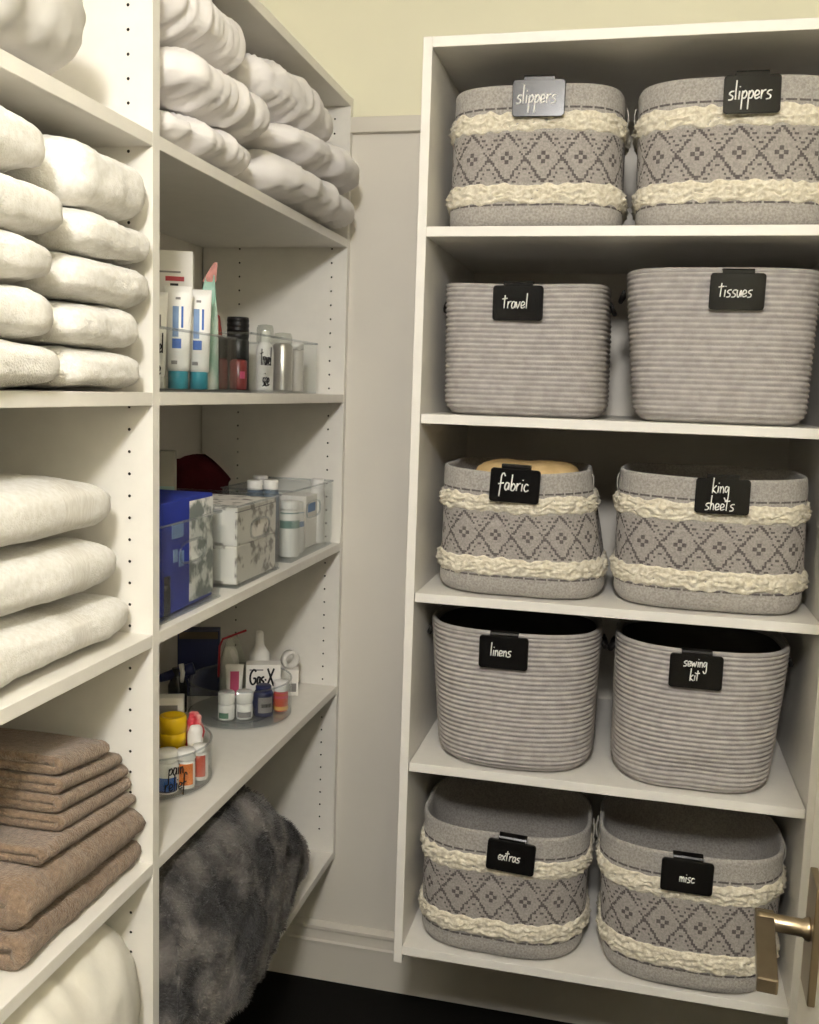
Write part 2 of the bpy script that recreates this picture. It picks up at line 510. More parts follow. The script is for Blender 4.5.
class Form:
    """outer skin of a basket: ring at height fraction t, pushed out by off"""
    def __init__(s, q, rb, wav=0.0, dip=None, dent=None, seed=0, n=3.2, m=NT):
        s.q = q; s.rb = rb; s.wav = wav; s.dip = dip; s.dent = dent; s.seed = seed
        s.unit = ring_xy(1, q[4] / q[2], n, m)       # direction template
        s.m = m
        ang = np.arctan2(s.unit[:, 1], s.unit[:, 0])
        s.ang = ang
        s.n1 = np.array([noise.noise(Vector((math.cos(a) * 1.6 + seed * 5.3, math.sin(a) * 1.6, seed * 2.1))) for a in ang])
        s.n2 = np.array([noise.noise(Vector((math.cos(a) * 1.6 + seed * 5.3, math.sin(a) * 1.6, seed * 2.1 + 4.0))) for a in ang])
        s.n3 = np.array([noise.noise(Vector((math.cos(a) * 2.2 + seed * 3.3, math.sin(a) * 2.2, seed * 1.1 + 9.0))) for a in ang])
        nx = np.roll(s.unit, -1, 0) - np.roll(s.unit, 1, 0)
        nn = np.stack([nx[:, 1], -nx[:, 0]], -1)
        s.nrm = nn / np.linalg.norm(nn, axis=1, keepdims=True)
    def ring(s, t, off=0.0, zadd=0.0):
        xc, yc, a0, a1, b0, b1, h, dx, dy = s.q
        z = t * h
        sh = 0.0
        if z < s.rb:
            sh = s.rb - math.sqrt(max(0, s.rb ** 2 - (s.rb - z) ** 2))
        a = a0 + (a1 - a0) * t; b = b0 + (b1 - b0) * t
        base = s.unit * np.array([a, b / (s.q[4] / s.q[2])])
        w = s.wav * (s.n1 * (1 - t) + s.n2 * t + 0.6 * s.n3 * math.sin(t * PI)) * (0.4 + 0.6 * math.sin(min(t, 1) * PI) + (0.4 if t > .6 else 0))
        o = w - sh + off
        xy = base + s.nrm * np.reshape(o, (-1, 1)) if np.ndim(o) else base + s.nrm * o
        zz = np.full(s.m, z + zadd)
        if s.dip is not None:
            zz = zz + s.dip(s.ang) * t ** 2
        if s.dent is not None:
            xy = xy + s.dent(s.ang, t)
        return np.concatenate([xy + np.array([dx * t, dy * t]), zz[:, None]], 1)

def basket_thing(name, q, z, label, group):
    return thing(name, label, 'basket', (q[0], q[1], z), 0, group)

def dark_cell(c, r, cols, rows):
    """woven diamond lattice: True where the yarn is dark. r in 0..rows"""
    P = 18
    pc = (c % P); q = r - rows / 2.0
    u = pc - P / 2 + 0.5                  # -7.5..7.5, diamond centre at 0
    au = abs(u); av = abs(q + 0.5)
    d = au + av * 0.74                    # big diamond outline where d ~ 9, touching its neighbour at mid height
    if abs(d - 9.0) < 0.80 and (r + c) % 6 != 0: return True
    if abs(d - 12.4) < 0.62 and r % 2 == 0: return True      # inner dotted chevrons above and below the crossings
    if (au < 1 and 1 < av < 3.4) or (av < 1.2 and 1 < au < 2.8): return True
    return False

def woven_basket(q, z, label, seed, dip=None, dent=None, wav=0.006, rb=.024, phase=0, inner_mat=None, n=3.2):
    t0 = basket_thing('woven_basket', q, z, label, 'woven baskets with cream shag bands')
    F = Form(q, rb, wav, dip, dent, seed, n)
    h = q[6]
    rows = 66
    rings = []; kinds = []
    rings.append(F.ring(0.0, off=-0.03)); kinds.append('g')
    ts = [0.0, .012, .03, .055, .085] + list(np.linspace(.115, .985, rows - 6))
    for t in ts:
        rings.append(F.ring(t)); kinds.append(t)
    # rolled rim, then inside wall and inside floor
    th = 0.008
    for k in range(1, 7):
        a = PI * k / 6
        rings.append(F.ring(.985, off=-th / 2 + th / 2 * math.cos(a), zadd=.006 * math.sin(a)))
    for t in (.9, .7, .5, .3, .12): rings.append(F.ring(t, off=-th))
    rings.append(F.ring(.06, off=-th - .012))
    allr = np.array(rings)
    nr = len(rings)
    V = allr.reshape(-1, 3)
    FA = []; MI = []
    dia = [i for i, t in enumerate(ts) if .315 <= t <= .69]
    r0_, r1_ = dia[0] + 1, dia[-1] + 1
    for i in range(nr - 1):
        t = ts[i - 1] if 1 <= i <= len(ts) else None
        for c in range(NT):
            c2 = (c + 1) % NT
            FA.append((i * NT + c, i * NT + c2, (i + 1) * NT + c2, (i + 1) * NT + c))
            m = 0
            if t is not None:
                if r0_ <= i < r1_:
                    m = 2 if dark_cell(c + phase, i - r0_, NT, r1_ - r0_) else 1
                elif abs(t - .158) < .010 or abs(t - .842) < .010:
                    m = 2 if c % 6 < 5 else 0
            MI.append(m)
    FA.append(tuple(range(NT))); MI.append(0)
    FA.append(tuple((nr - 1) * NT + c for c in range(NT))); MI.append(0)
    obj('body', (V, FA), [FELT, FELT2, YARN_D], t0, smooth=True, midx=MI)
    # shag bands
    for ta, tb in ((.172, .318), (.680, .822)):
        K = 19
        rg = []
        for k in range(K):
            f = k / (K - 1)
            t = ta + (tb - ta) * f
            prof = math.sin(PI * f) ** 0.6 if 0 < f < 1 else 0
            base = F.ring(t)
            out = F.ring(t, off=1.0)
            nv = out - base
            off = np.zeros(NT)
            for c in range(NT):
                p = base[c]
                s1 = noise.turbulence(Vector((p[0] * 120 + seed, p[1] * 120, p[2] * 190)), 3, False)
                s2 = noise.noise(Vector((p[0] * 30 + seed * 2, p[1] * 30, p[2] * 30)))
                off[c] = (.0008 + prof * (.0045 + .0075 * s1 + .0025 * s2)) if 0 < f < 1 else -.001
            sagz = np.array([noise.noise(Vector((p[0] * 60, p[1] * 60, p[2] * 40 + 7 * seed))) for p in base]) * .007
            r_ = base + nv * off[:, None]
            r_[:, 2] += sagz * (1 if 0 < f < 1 else .8)
            rg.append(r_)
        obj('fringe_band', loft([list(map(tuple, r_)) for r_ in rg], caps=False), FRINGE, t0, smooth=True)
    # side loop handles of canvas tape
    for s in (-1, 1):
        k = int(np.argmin(np.abs(F.ang - (0 if s > 0 else math.pi)))) if s > 0 else int(np.argmax(np.abs(F.ang)))
        rim = F.ring(.985)[k]
        pr = [(-.001, -.040), (.001, -.034), (.002, -.026), (.002, -.020), (.001, -.012), (-.001, -.008)]
        rg = []
        for y in (-.013, .013):
            rg.append([(rim[0] + s * (d + .003), rim[1] + y, rim[2] + zz) for d, zz in pr] +
                      [(rim[0] + s * (d + .0045), rim[1] + y, rim[2] + zz + .001) for d, zz in reversed(pr)])
        obj('strap', loft(rg), CANV, t0)
    return t0, F

def rope_basket(q, z, label, seed, coils, dip=None, dent=None, wav=0.004, lining=None, n=3.2):
    t0 = basket_thing('rope_basket', q, z, label, 'coiled rope baskets')
    m = 176
    F = Form(q, .03, wav, dip, dent, seed, n, m)
    h = q[6]
    rings = [F.ring(0, off=-.02)]
    per = 6
    jit = [noise.noise(Vector((k * .9, seed, 0))) for k in range(coils + 1)]
    for k in range(coils):
        for j in range(per):
            f = (j + .5) / per
            t = (k + f) / coils
            amp = .0056 * math.sqrt(max(0, 1 - (2 * f - 1) ** 2))
            rings.append(F.ring(t * .99, off=amp - .004 + .0005 * jit[k]))
    th = .007
    for k in range(1, 6):
        a = PI * k / 5
        rings.append(F.ring(.99, off=-th / 2 + th / 2 * math.cos(a), zadd=.004 * math.sin(a)))
    for k in range(coils - 1, 1, -2):
        rings.append(F.ring((k + .5) / coils, off=-th - .002)); rings.append(F.ring((k) / coils, off=-th))
    rings.append(F.ring(.05, off=-.02))
    obj('body', loft([list(map(tuple, r_)) for r_ in rings]), ROPE, t0, smooth=True)
    # rim coil, one tube all the way round
    rim = F.ring(.99, off=-.0035, zadd=.002)
    obj('rim_coil', tube([tuple(p) for p in rim], .0047, 8, closed=True), ROPE, t0, smooth=True)
    if lining:
        rg = [F.ring(t, off=-th - .004) for t in (.962, .8, .5, .2, .07)]
        rg.append(F.ring(.06, off=-.05))
        V, FA = loft([list(map(tuple, r_)) for r_ in rg], caps=False)
        FA.append(tuple((len(rg) - 1) * m + k for k in range(m)))
        obj('lining', (V, FA), lining, t0, smooth=True)
    # dark leather side handles
    for s in (-1, 1):
        k = int(np.argmin(np.abs(F.ang))) if s > 0 else int(np.argmax(np.abs(F.ang)))
        rim = F.ring(.99)[k]
        P = []
        for a in np.linspace(0, PI, 9):
            P.append((rim[0] + s * (.004 + .006 * math.sin(a)), rim[1] + .026 * math.cos(a), rim[2] - .026 - .013 * math.sin(a)))
        obj('handle', join(tube(P, .0042, 8), *[xf(lathe([(.006, 0), (.006, .003), (.003, .005)], 12), (rim[0] + s * .002, rim[1] + y, rim[2] - .026), ry=s * PI / 2) for y in (-.026, .026)]), LEATH, t0, smooth=True)
    return t0, F

def label_clip(lines, loc, label, h=.026, rz=0.0, tilt=0.0, roll=0.0, w=.0885, hh=.060, squeeze=1.05, off=(0, 0), r=.00105, clip_z=0.007):
    t0 = thing('label_clip', label, 'label', loc, 0, 'black clip on basket labels', rot=(tilt, roll, rz))
    # rounded plate in x,z
    pts = []
    R = .006
    for cx, cz, a0 in ((w / 2 - R, hh / 2 - R, 0), (-w / 2 + R, hh / 2 - R, PI / 2), (-w / 2 + R, -hh / 2 + R, PI), (w / 2 - R, -hh / 2 + R, 1.5 * PI)):
        for k in range(6):
            a = a0 + PI / 2 * k / 5
            pts.append((cx + R * math.cos(a), cz + R * math.sin(a)))
    ins = lambda e: [(x * (1 - e / (w / 2)), zz * (1 - e / (hh / 2))) for x, zz in pts]
    rings = [[(x, .0018, zz) for x, zz in pts], [(x, -.0008, zz) for x, zz in pts], [(x, -.0018, zz) for x, zz in ins(.001)]]
    pl = obj('plate', loft(rings), TAGB, t0)
    # clip bent over the rim
    cw = .0255
    pr = [(-.0012, hh / 2 - .012), (-.0012, hh / 2 + clip_z - .003), (.0005, hh / 2 + clip_z), (.018, hh / 2 + clip_z), (.0195, hh / 2 + clip_z - .003), (.0195, hh / 2 - .02),
          (.018, hh / 2 - .02), (.018, hh / 2 + clip_z - .003), (.0165, hh / 2 + clip_z - .0018), (.002, hh / 2 + clip_z - .0018), (.0005, hh / 2 + clip_z - .004), (.0005, hh / 2 - .012)]
    obj('clip', loft([[(-cw, y, zz) for y, zz in pr], [(cw, y, zz) for y, zz in pr]]), TAGB, t0)
    obj('lettering', xf(writing(lines, h, r, squeeze=squeeze, lead=1.15), (off[0], -.0022, off[1])), INK, pl, smooth=True)
    return t0

# fitted baskets: x centre, y centre, half widths bottom/top, half depths, height, lean
ang_front = lambda a: np.clip(-np.sin(a), 0, 1)
Q = {
 's1': (0.468, 0.601, .157, .152, .14, .139, .238, -.002, .002),
 's2': (0.809, 0.600, .161, .166, .14, .140, .238, -.002, .001),
 'tr': (0.466, 0.601, .149, .149, .14, .140, .234, -.007, .001),
 'ti': (0.812, 0.600, .147, .163, .14, .140, .257, -.010, .002),
 'fa': (0.474, 0.589, .156, .138, .14, .140, .232, -.012, .000),
 'ki': (0.810, 0.592, .164, .161, .14, .140, .237, .001, .000),
 'li': (0.479, 0.578, .147, .161, .141, .14, .259, -.009, -.001),
 'se': (0.802, 0.574, .140, .152, .141, .14, .258, .007, .000),
 'ex': (0.468, 0.578, .160, .163, .14, .140, .248, .003, -.002),
 'mi': (0.819, 0.570, .156, .168, .14, .140, .258, -.006, -.001),
}
woven_basket(Q['s1'], RZ['b1'], 'grey diamond woven basket with cream shag bands, left on the top shelf', 1, phase=3, wav=.002, n=3.6)
woven_basket(Q['s2'], RZ['b1'], 'grey diamond woven basket with cream shag bands, right on the top shelf', 2, phase=9, wav=.002, n=3.6)
rope_basket(Q['tr'], RZ['b2'], 'plain ribbed grey rope basket labelled travel on the second shelf', 3, 25, dip=lambda a: -.008 * ang_front(a) ** 2, n=4.0)
rope_basket(Q['ti'], RZ['b2'], 'plain ribbed grey rope basket labelled tissues on the second shelf', 4, 27, n=4.0)
woven_basket(Q['fa'], RZ['b3'], 'slouching diamond woven basket labelled fabric, yellow cloth showing at its top', 5, dip=lambda a: -.010 * ang_front(a) ** 3, wav=.014, phase=1)
woven_basket(Q['ki'], RZ['b3'], 'diamond woven basket labelled king sheets on the middle shelf', 6, dip=lambda a: -.006 * ang_front(a) ** 3, wav=.007, phase=6, n=3.6)
rope_basket(Q['li'], RZ['b4'], 'open ribbed rope basket labelled linens with dark inside, fourth shelf', 7, 29, lining=LININ, n=2.75)
rope_basket(Q['se'], RZ['b4'], 'open ribbed rope basket labelled sewing kit with dented lower front', 8, 29, lining=LININ, n=2.75,
            dent=lambda a, t: np.stack([0 * a, .016 * np.exp(-((a + PI / 2) / .5) ** 2) * math.exp(-((t - .12) / .13) ** 2)], -1))
woven_basket(Q['ex'], RZ['b5'], 'open diamond woven basket labelled extras, left on the bottom shelf', 9, wav=.008, phase=12, n=3.0)
woven_basket(Q['mi'], RZ['b5'], 'open diamond woven basket labelled misc behind the brass door lever', 10, wav=.005, phase=4, n=3.0)

label_clip(['slippers'], (.477, .447, 1.990), 'glossy grey reflecting clip label reading slippers on the top left basket', h=.030, rz=.055, tilt=.03, off=(-.004, .002), r=.0013)
label_clip(['slippers'], (.820, .440, 1.983), 'matt black clip label reading slippers on the top right basket', h=.030, roll=-.02, rz=.07, tilt=-.03, off=(-.004, .002), r=.0013)
label_clip(['travel'], (.457, .451, 1.650), 'black clip label reading travel', h=.026, rz=-.05, tilt=.05, off=(-.004, .0))
label_clip(['tissues'], (.820, .449, 1.673), 'black clip label reading tissues', h=.026, roll=.0, rz=.05, tilt=.05, off=(-.003, 0))
label_clip(['fabric'], (.468, .437, 1.332), 'black clip label reading fabric', h=.030, roll=.03, off=(-.002, .002), r=.0013)
label_clip(['king', 'sheets'], (.819, .436, 1.333), 'black clip label reading king sheets in two lines', h=.0255, roll=.0, off=(-.004, .0))
label_clip(['linens'], (.463, .425, 1.032), 'black clip label reading linens', h=.024, roll=0, off=(-.005, .002), clip_z=.006)
label_clip(['sewing', 'kit'], (.795, .421, 1.031), 'black clip label reading sewing kit in two lines', h=.021, off=(-.002, .004), clip_z=.006)
label_clip(['extras'], (.494, .421, .652), 'black clip label reading extras', h=.022, roll=.05, off=(-.003, .0))
label_clip(['misc'], (.804, .414, .664), 'black clip label reading misc', h=.021, roll=.01, off=(.0, -.002))

# folded cloth inside the fabric basket
tag(obj('folded_cloth', slab(.105, .085, .112, 4, 6, 80, 30, 3, [((12, 12, 12), .004), ((60, 60, 30), .0015)]), TAN, smooth=True, loc=(.474, .60, RZ['b3'] + .016)),
    'butter yellow folded cloth filling the fabric basket', 'cloth')

# ------------------------------------------------------------------ towels
fuzz = [((7, 7, 7), .007), ((34, 34, 34), .0022), ((150, 150, 150), .0011)]
CEILS = sorted([LZ[k] - T for k in ('a1', 'a2', 'a3', 'a4')] + [TOPZ])
def inside(p, cx, cy, cz):
    """soft goods press against the boards around them instead of passing through"""
    lo, hi = (NB + .002, -.0012) if cy < 0 else (T + .0012, FB - .0012)
    p.y = min(max(p.y, lo - cy), hi - cy)
    p.x = max(p.x, -.3605 - cx)
    top = [z for z in CEILS if z > cz + .01][0]
    p.z = max(0.0, min(p.z, top - .001 - cz))
    return p
def fluffy(yc0, yc1, z0, z1, xfront, depth, label, group, seed, cat='towel', m=TERRY, nxy=7.0, nz=3.6, tiltz=0.0, dz=fuzz, band=None):
    sx = depth / 2; sy = (yc1 - yc0) / 2; sz = (z1 - z0) / 2
    cx_, cy_ = xfront - sx, (yc0 + yc1) / 2
    def warp(p):
        p.z += tiltz * (p.y / sy) * (p.z / (2 * sz))
        return inside(p, cx_, cy_, z0)
    vf = slab(sx, sy, sz, nxy, nz, 120, 40, seed, dz, warp)
    loc = (xfront - sx, (yc0 + yc1) / 2, z0)
    if band is None:
        o = obj('folded_towel', vf, m, smooth=True, loc=loc)
    else:
        V = []
        for p in vf[0]:
            V.append(p)
        mi = []
        for f in vf[1]:
            y = sum(vf[0][k][1] for k in f) / len(f) + loc[1]
            mi.append(1 if band[0] < y < band[1] else 0)
        o = obj('folded_towel', vf, [m, DOBBY], smooth=True, midx=mi, loc=loc)
    tag(o, label, cat, group)
    return o

S2 = LZ['a2']; S3 = LZ['a3']; S4 = LZ['a4']; S1 = LZ['a1']
rear = [(-.222, -.030, S2, 1.535), (-.222, -.040, 1.533, 1.590), (-.218, -.004, 1.588, 1.650), (-.209, -.005, 1.648, 1.702), (-.210, -.014, 1.699, 1.790)]
ordn = ['lowest', 'second from the bottom', 'middle', 'second from the top', 'topmost']
for k, (a, b, c, d) in enumerate(rear):
    fluffy(a, b, c, d, 0.012, .33, 'fluffy white folded towel, %s of five beside the drilled upright' % ordn[k], 'white towels in the stack beside the upright', k + 1)
front = [(-.60, -.226, S2, 1.536), (-.60, -.240, 1.534, 1.596), (-.60, -.240, 1.594, 1.652), (-.60, -.214, 1.649, 1.714), (-.60, -.250, 1.711, 1.785)]
for k, (a, b, c, d) in enumerate(front):
    fluffy(a, b, c, d, 0.022, .33, 'fluffy white folded towel, %s of five in pile cut by photo edge' % ordn[k], 'white towels in the stack at the left edge', k + 11)
bath = [(-.66, -.002, S3, 1.210, -.014), (-.66, -.032, 1.205, 1.292, -.014), (-.66, -.038, 1.286, 1.376, -.012)]
nm = ['bottom', 'middle', 'top']
for k, (a, b, c, d, t_) in enumerate(bath):
    fluffy(a, b, c, d, (-.008, -.018, -.018)[k], .31, 'thick white bath towel with a woven border, %s of the pile of three' % nm[k], 'white bath towels', k + 21, nxy=8, nz=3.2, tiltz=t_, band=(-.185, -.135))

# taupe towels: folded sheets with visible fold layers at the near end
def folded(depth, width, hgt, layers, label, group, seed, loc, rz=0.0, m=TAUPE, amp=.003, name='folded_towel', cat='towel', droop=0.0):
    """serpentine sheet (x,z) extruded along y; the odd folds face the shelf front (+x)"""
    t = hgt / layers
    hx = depth / 2
    path = []
    rad = t / 2
    for k in range(layers):
        z = t * (k + .5)
        xs = np.linspace(-hx + rad, hx - rad, 9)
        if k % 2 == 1: xs = xs[::-1]
        for x in xs: path.append((x, z))
        if k < layers - 1:
            s = 1 if k % 2 == 0 else -1
            for a in np.linspace(-PI / 2, PI / 2, 7)[1:-1]:
                path.append((s * (hx - rad + rad * math.cos(a)), z + rad + rad * math.sin(a)))
    P = np.array(path)
    tg = np.gradient(P, axis=0)
    tg /= np.linalg.norm(tg, axis=1, keepdims=True) + 1e-9
    nr_ = np.stack([-tg[:, 1], tg[:, 0]], -1)
    wdt = rad * .93
    L = P + nr_ * wdt; Rr = P - nr_ * wdt
    out = np.concatenate([L, Rr[::-1]])
    ny = 42
    rings = []
    for j in range(ny + 1):
        f = j / ny
        y = (f - .5) * width
        e = 1 - .10 * max(0, (abs(f - .5) - .42) / .08) ** 2
        rg = []
        for x, z in out:
            p = Vector((x, y, z))
            q = 1 + .0
            n1 = fbm((x + seed, y, z + seed * 2), (10, 10, 14)); n2 = fbm((x + seed, y, z), (45, 45, 60)); n3 = fbm((x, y + seed, z), (150, 150, 150))
            xx = x * (1 - .0) + amp * (n1 + .6 * n2 + .35 * n3)
            zz = z * e + hgt * (1 - e) * .4 + amp * .6 * (n1 * z / hgt + .5 * n2 + .3 * n3)
            yy = y * (1 + .02 * noise.noise(Vector((x * 8, z * 30, seed))))
            zz -= .040 * min(1, max(0, (loc[2] + zz - .774) / .24)) * min(1.1, max(0, (loc[1] + y + .26) / .26))
            rg.append((xx, yy, max(zz, .774 - loc[2] + .0003)))
        rings.append(rg)
    o = obj(name, loft(rings), m, smooth=True, loc=loc, rot=(0, 0, rz))
    tag(o, label, cat, group)
    return o
XT = -.026
tp = [  # y near, y far, z0, z1, layers
 (-.300, -.004, S4, .818, 2), (-.290, -.006, .819, .884, 2), (-.245, -.012, .885, .910, 2),
 (-.196, -.012, .911, .937, 2), (-.197, -.022, .938, .964, 2), (-.195, -.040, .965, .990, 2), (-.194, -.078, .991, 1.020, 2)]
tn = ['bottom of the brown pile, thick with a rolled open fold', 'second from the bottom of the brown pile, thick with an open fold', 'third from the bottom of the brown pile, of middling thickness',
      'lowest of the four thin ones', 'second lowest of the four thin ones', 'second highest of the four thin ones', 'top of the brown pile, thin']
for k, (a, b, c, d, ly) in enumerate(tp):
    folded(.27, b - a, d - c, ly, 'taupe folded towel, ' + tn[k], 'taupe towels', k + 31, (XT - .135 - (.006 if k > 2 else 0), (a + b) / 2, c), rz=0.0, amp=[.006, .006, .004, .0025, .0025, .0025, .003][k])

# ------------------------------------------------------------------ soft bedding
wr = [((5, 5, 6), .011), ((6, 26, 7), .010), ((7, 62, 9), .005)]
def bedding(name, a, b, c, d, xf_, depth, label, group, cat, seed, m=COTTON, nxy=3.6, nz=2.6, dz=wr, tilt=0.0):
    sx = depth / 2; sy = (b - a) / 2; sz = (d - c) / 2
    def warp(p):
        p.z += tilt * (p.y / sy) * (p.z / (2 * sz))
        return inside(p, xf_ - sx, (a + b) / 2, c)
    o = obj(name, slab(sx, sy, sz, nxy, nz, 150, 56, seed, dz, warp, flat=0.001), m, smooth=True, loc=(xf_ - sx, (a + b) / 2, c))
    tag(o, label, cat, group)
    return o
# far bay, top shelf: two piles of three folded blankets
for k, (a, b, c, d, x_) in enumerate([(.030, .375, S1, 1.905, .018), (.028, .430, 1.900, 1.992, .030), (.028, .350, 1.985, 2.095, .016)]):
    bedding('folded_blanket', a, b, c, d, x_, .33, 'white puffy folded blanket, %s of the near pile under the top board' % nm[k], 'folded white blankets', 'blanket', 41 + k)
for k, (a, b, c, d, x_) in enumerate([(.395, .920, S1, 1.918, .052), (.436, .926, 1.910, 1.990, .062), (.362, .840, 1.983, 2.085, .030)]):
    bedding('folded_blanket', a, b, c, d, x_, .36, 'white crumpled folded blanket, %s of the far pile beside the back wall' % nm[k], 'folded white blankets', 'blanket', 51 + k)
bedding('folded_blanket', -.62, -.135, S1, 1.99, .012, .33, 'smooth satiny white folded blanket on the upper left shelf', 'folded white blankets', 'blanket', 61, m=SATIN, nxy=5.0,
        dz=[((5, 5, 7), .012), ((6, 24, 16), .007), ((10, 60, 30), .002)])
bedding('pillow', -.62, -.003, LZ['a5'], .750, .022, .34, 'plump off white pillow on the lowest shelf under the brown towels', None, 'pillow', 62, m=COTTON2, nxy=5.0, nz=3.2,
        dz=[((4, 4, 4), .012), ((12, 30, 9), .006), ((40, 80, 30), .0015)])

# faux fur throw bundled on the low far shelf
def throw():
    S5 = LZ['a5'] + .0015
    ys = np.linspace(.026, .790, 190)
    zt = np.interp(ys, [.02, .12, .25, .36, .46, .56, .66, .74, .79], [.700, .745, .752, .742, .705, .640, .555, .485, .43])
    xfr = np.interp(ys, [.02, .25, .42, .50, .60, .70, .79], [.036, .054, .048, .030, .014, -.002, -.04])
    rings = []
    for y, z1, x1 in zip(ys, zt, xfr):
        x0 = -.335
        e = 1.0
        endf = min(1, max(0, (.790 - y) / .07)); e = math.sqrt(max(.0, 1 - (1 - endf) ** 2)); e = max(e, .25)
        cx = (x0 + x1) / 2; hw = (x1 - x0) / 2 * (.55 + .45 * e); hh = (z1 - S5) / 2
        rg = []
        for k in range(300):
            a = 2 * PI * k / 300
            c, s = math.cos(a), math.sin(a)
            n = 3.2 if s < 0 else 2.9
            q = (abs(c) ** n + abs(s) ** n) ** (1 / n)
            p = Vector((cx + hw * c / q, y, S5 + hh + hh * s / q))
            nv = Vector((c / hw, 0, s / hh)).normalized()
            d = .020 * fbm(p, (5, 5, 5)) + .010 * fbm(p, (16, 16, 16)) + .0035 * fbm(p, (40, 40, 40))
            p2 = p + nv * (d if s > -.6 else d * .2)
            p2.y += .010 * noise.noise(p * 20)
            p2.z = max(p2.z, S5) if p2.x < .008 else max(p2.z - .05 * min(1, (p2.x - .008) / .03) * max(0, 1 - (p2.z - S5) / .16), S5 - .05)
            p2.z = min(p2.z, .7525)
            p2.y = min(max(p2.y, .022), .90)
            p2.x = max(p2.x, -.352)
            rg.append(tuple(p2))
        rings.append(rg)
    return loft(rings)
thr = tag(obj('fur_throw', throw(), FUR, smooth=True), 'mottled dark grey faux fur throw bundled on the lowest far shelf', 'throw')
def fur_pile(o, count):
    """short tapering strands over the outward side of the throw"""
    me = o.data; rnd = random.Random(5)
    polys = [p for p in me.polygons if p.normal.x > -.35 and p.normal.z > -.75]
    V = []; F = []
    for _ in range(count):
        p = rnd.choice(polys)
        vs_ = [me.vertices[k].co for k in p.vertices]
        w_ = [rnd.random() for _k in vs_]; t_ = sum(w_)
        c = sum((v * (a / t_) for v, a in zip(vs_, w_)), Vector())
        n = p.normal.copy()
        fl = noise.noise_vector(c * 14) * 1.0 + Vector((.25, .35, -.45)) + noise.noise_vector(c * 60) * .6
        fl -= n * fl.dot(n)
        d1 = (n * .9 + fl * .6).normalized(); d2 = (n * .30 + fl * 1.1).normalized()
        L = .0065 + .0065 * rnd.random()
        sd = d1.cross(n)
        if sd.length < 1e-4: sd = d1.orthogonal()
        sd.normalize(); sd *= .00055
        a = c - n * .001; b = a + d1 * L * .5; e = b + d2 * L * .6
        if max(b.z, e.z) > .7535 or min(b.y, e.y) < .0205: continue
        if min(a.x, b.x, e.x) < .003 and min(a.z, b.z, e.z) < LZ['a5'] + .001: continue
        k = len(V)
        V += [tuple(a - sd), tuple(a + sd), tuple(b + sd * .8), tuple(b - sd * .8), tuple(e)]
        F += [(k, k + 1, k + 2, k + 3), (k + 3, k + 2, k + 4)]
    return V, F
fp = obj('fur_pile', fur_pile(thr, 42000), FUR, thr)
fp['kind'] = 'stuff'

def settle(objs, g=.006):
    """lay each soft thing on the ones below it: its underside follows their upper surface"""
    H = {}
    for o in objs:
        me = o.data; L = o.location
        zs = [v.co.z for v in me.vertices]; zm = (min(zs) + max(zs)) / 2
        if H:
            for v in me.vertices:
                i, j = round((v.co.x + L.x) / g), round((v.co.y + L.y) / g)
                h = H.get((i, j))
                if h is not None and v.co.z + L.z < h + .0012:
                    v.co.z = h + .0012 - L.z
        top = {}
        for p in me.polygons:
            c = [me.vertices[k].co for k in p.vertices]
            for k in range(len(c)):
                for q in (c[k], (c[k] + c[k - 1]) / 2, p.center):
                    for di in (-1, 0, 1):
                        for dj in (-1, 0, 1):
                            kk = (round((q.x + L.x) / g) + di, round((q.y + L.y) / g) + dj)
                            if q.z + L.z > top.get(kk, -9): top[kk] = q.z + L.z
        for kk, z in top.items():
            if z > H.get(kk, -9): H[kk] = z
        me.update()
tw = [o for o in COL.objects if o.name.startswith('folded_towel')]
bl = [o for o in COL.objects if o.name.startswith('folded_blanket')]
settle(tw[0:5]); settle(tw[5:10]); settle(tw[10:13]); settle(tw[13:20])
settle([bl[0], bl[3], bl[1], bl[4], bl[2], bl[5]])

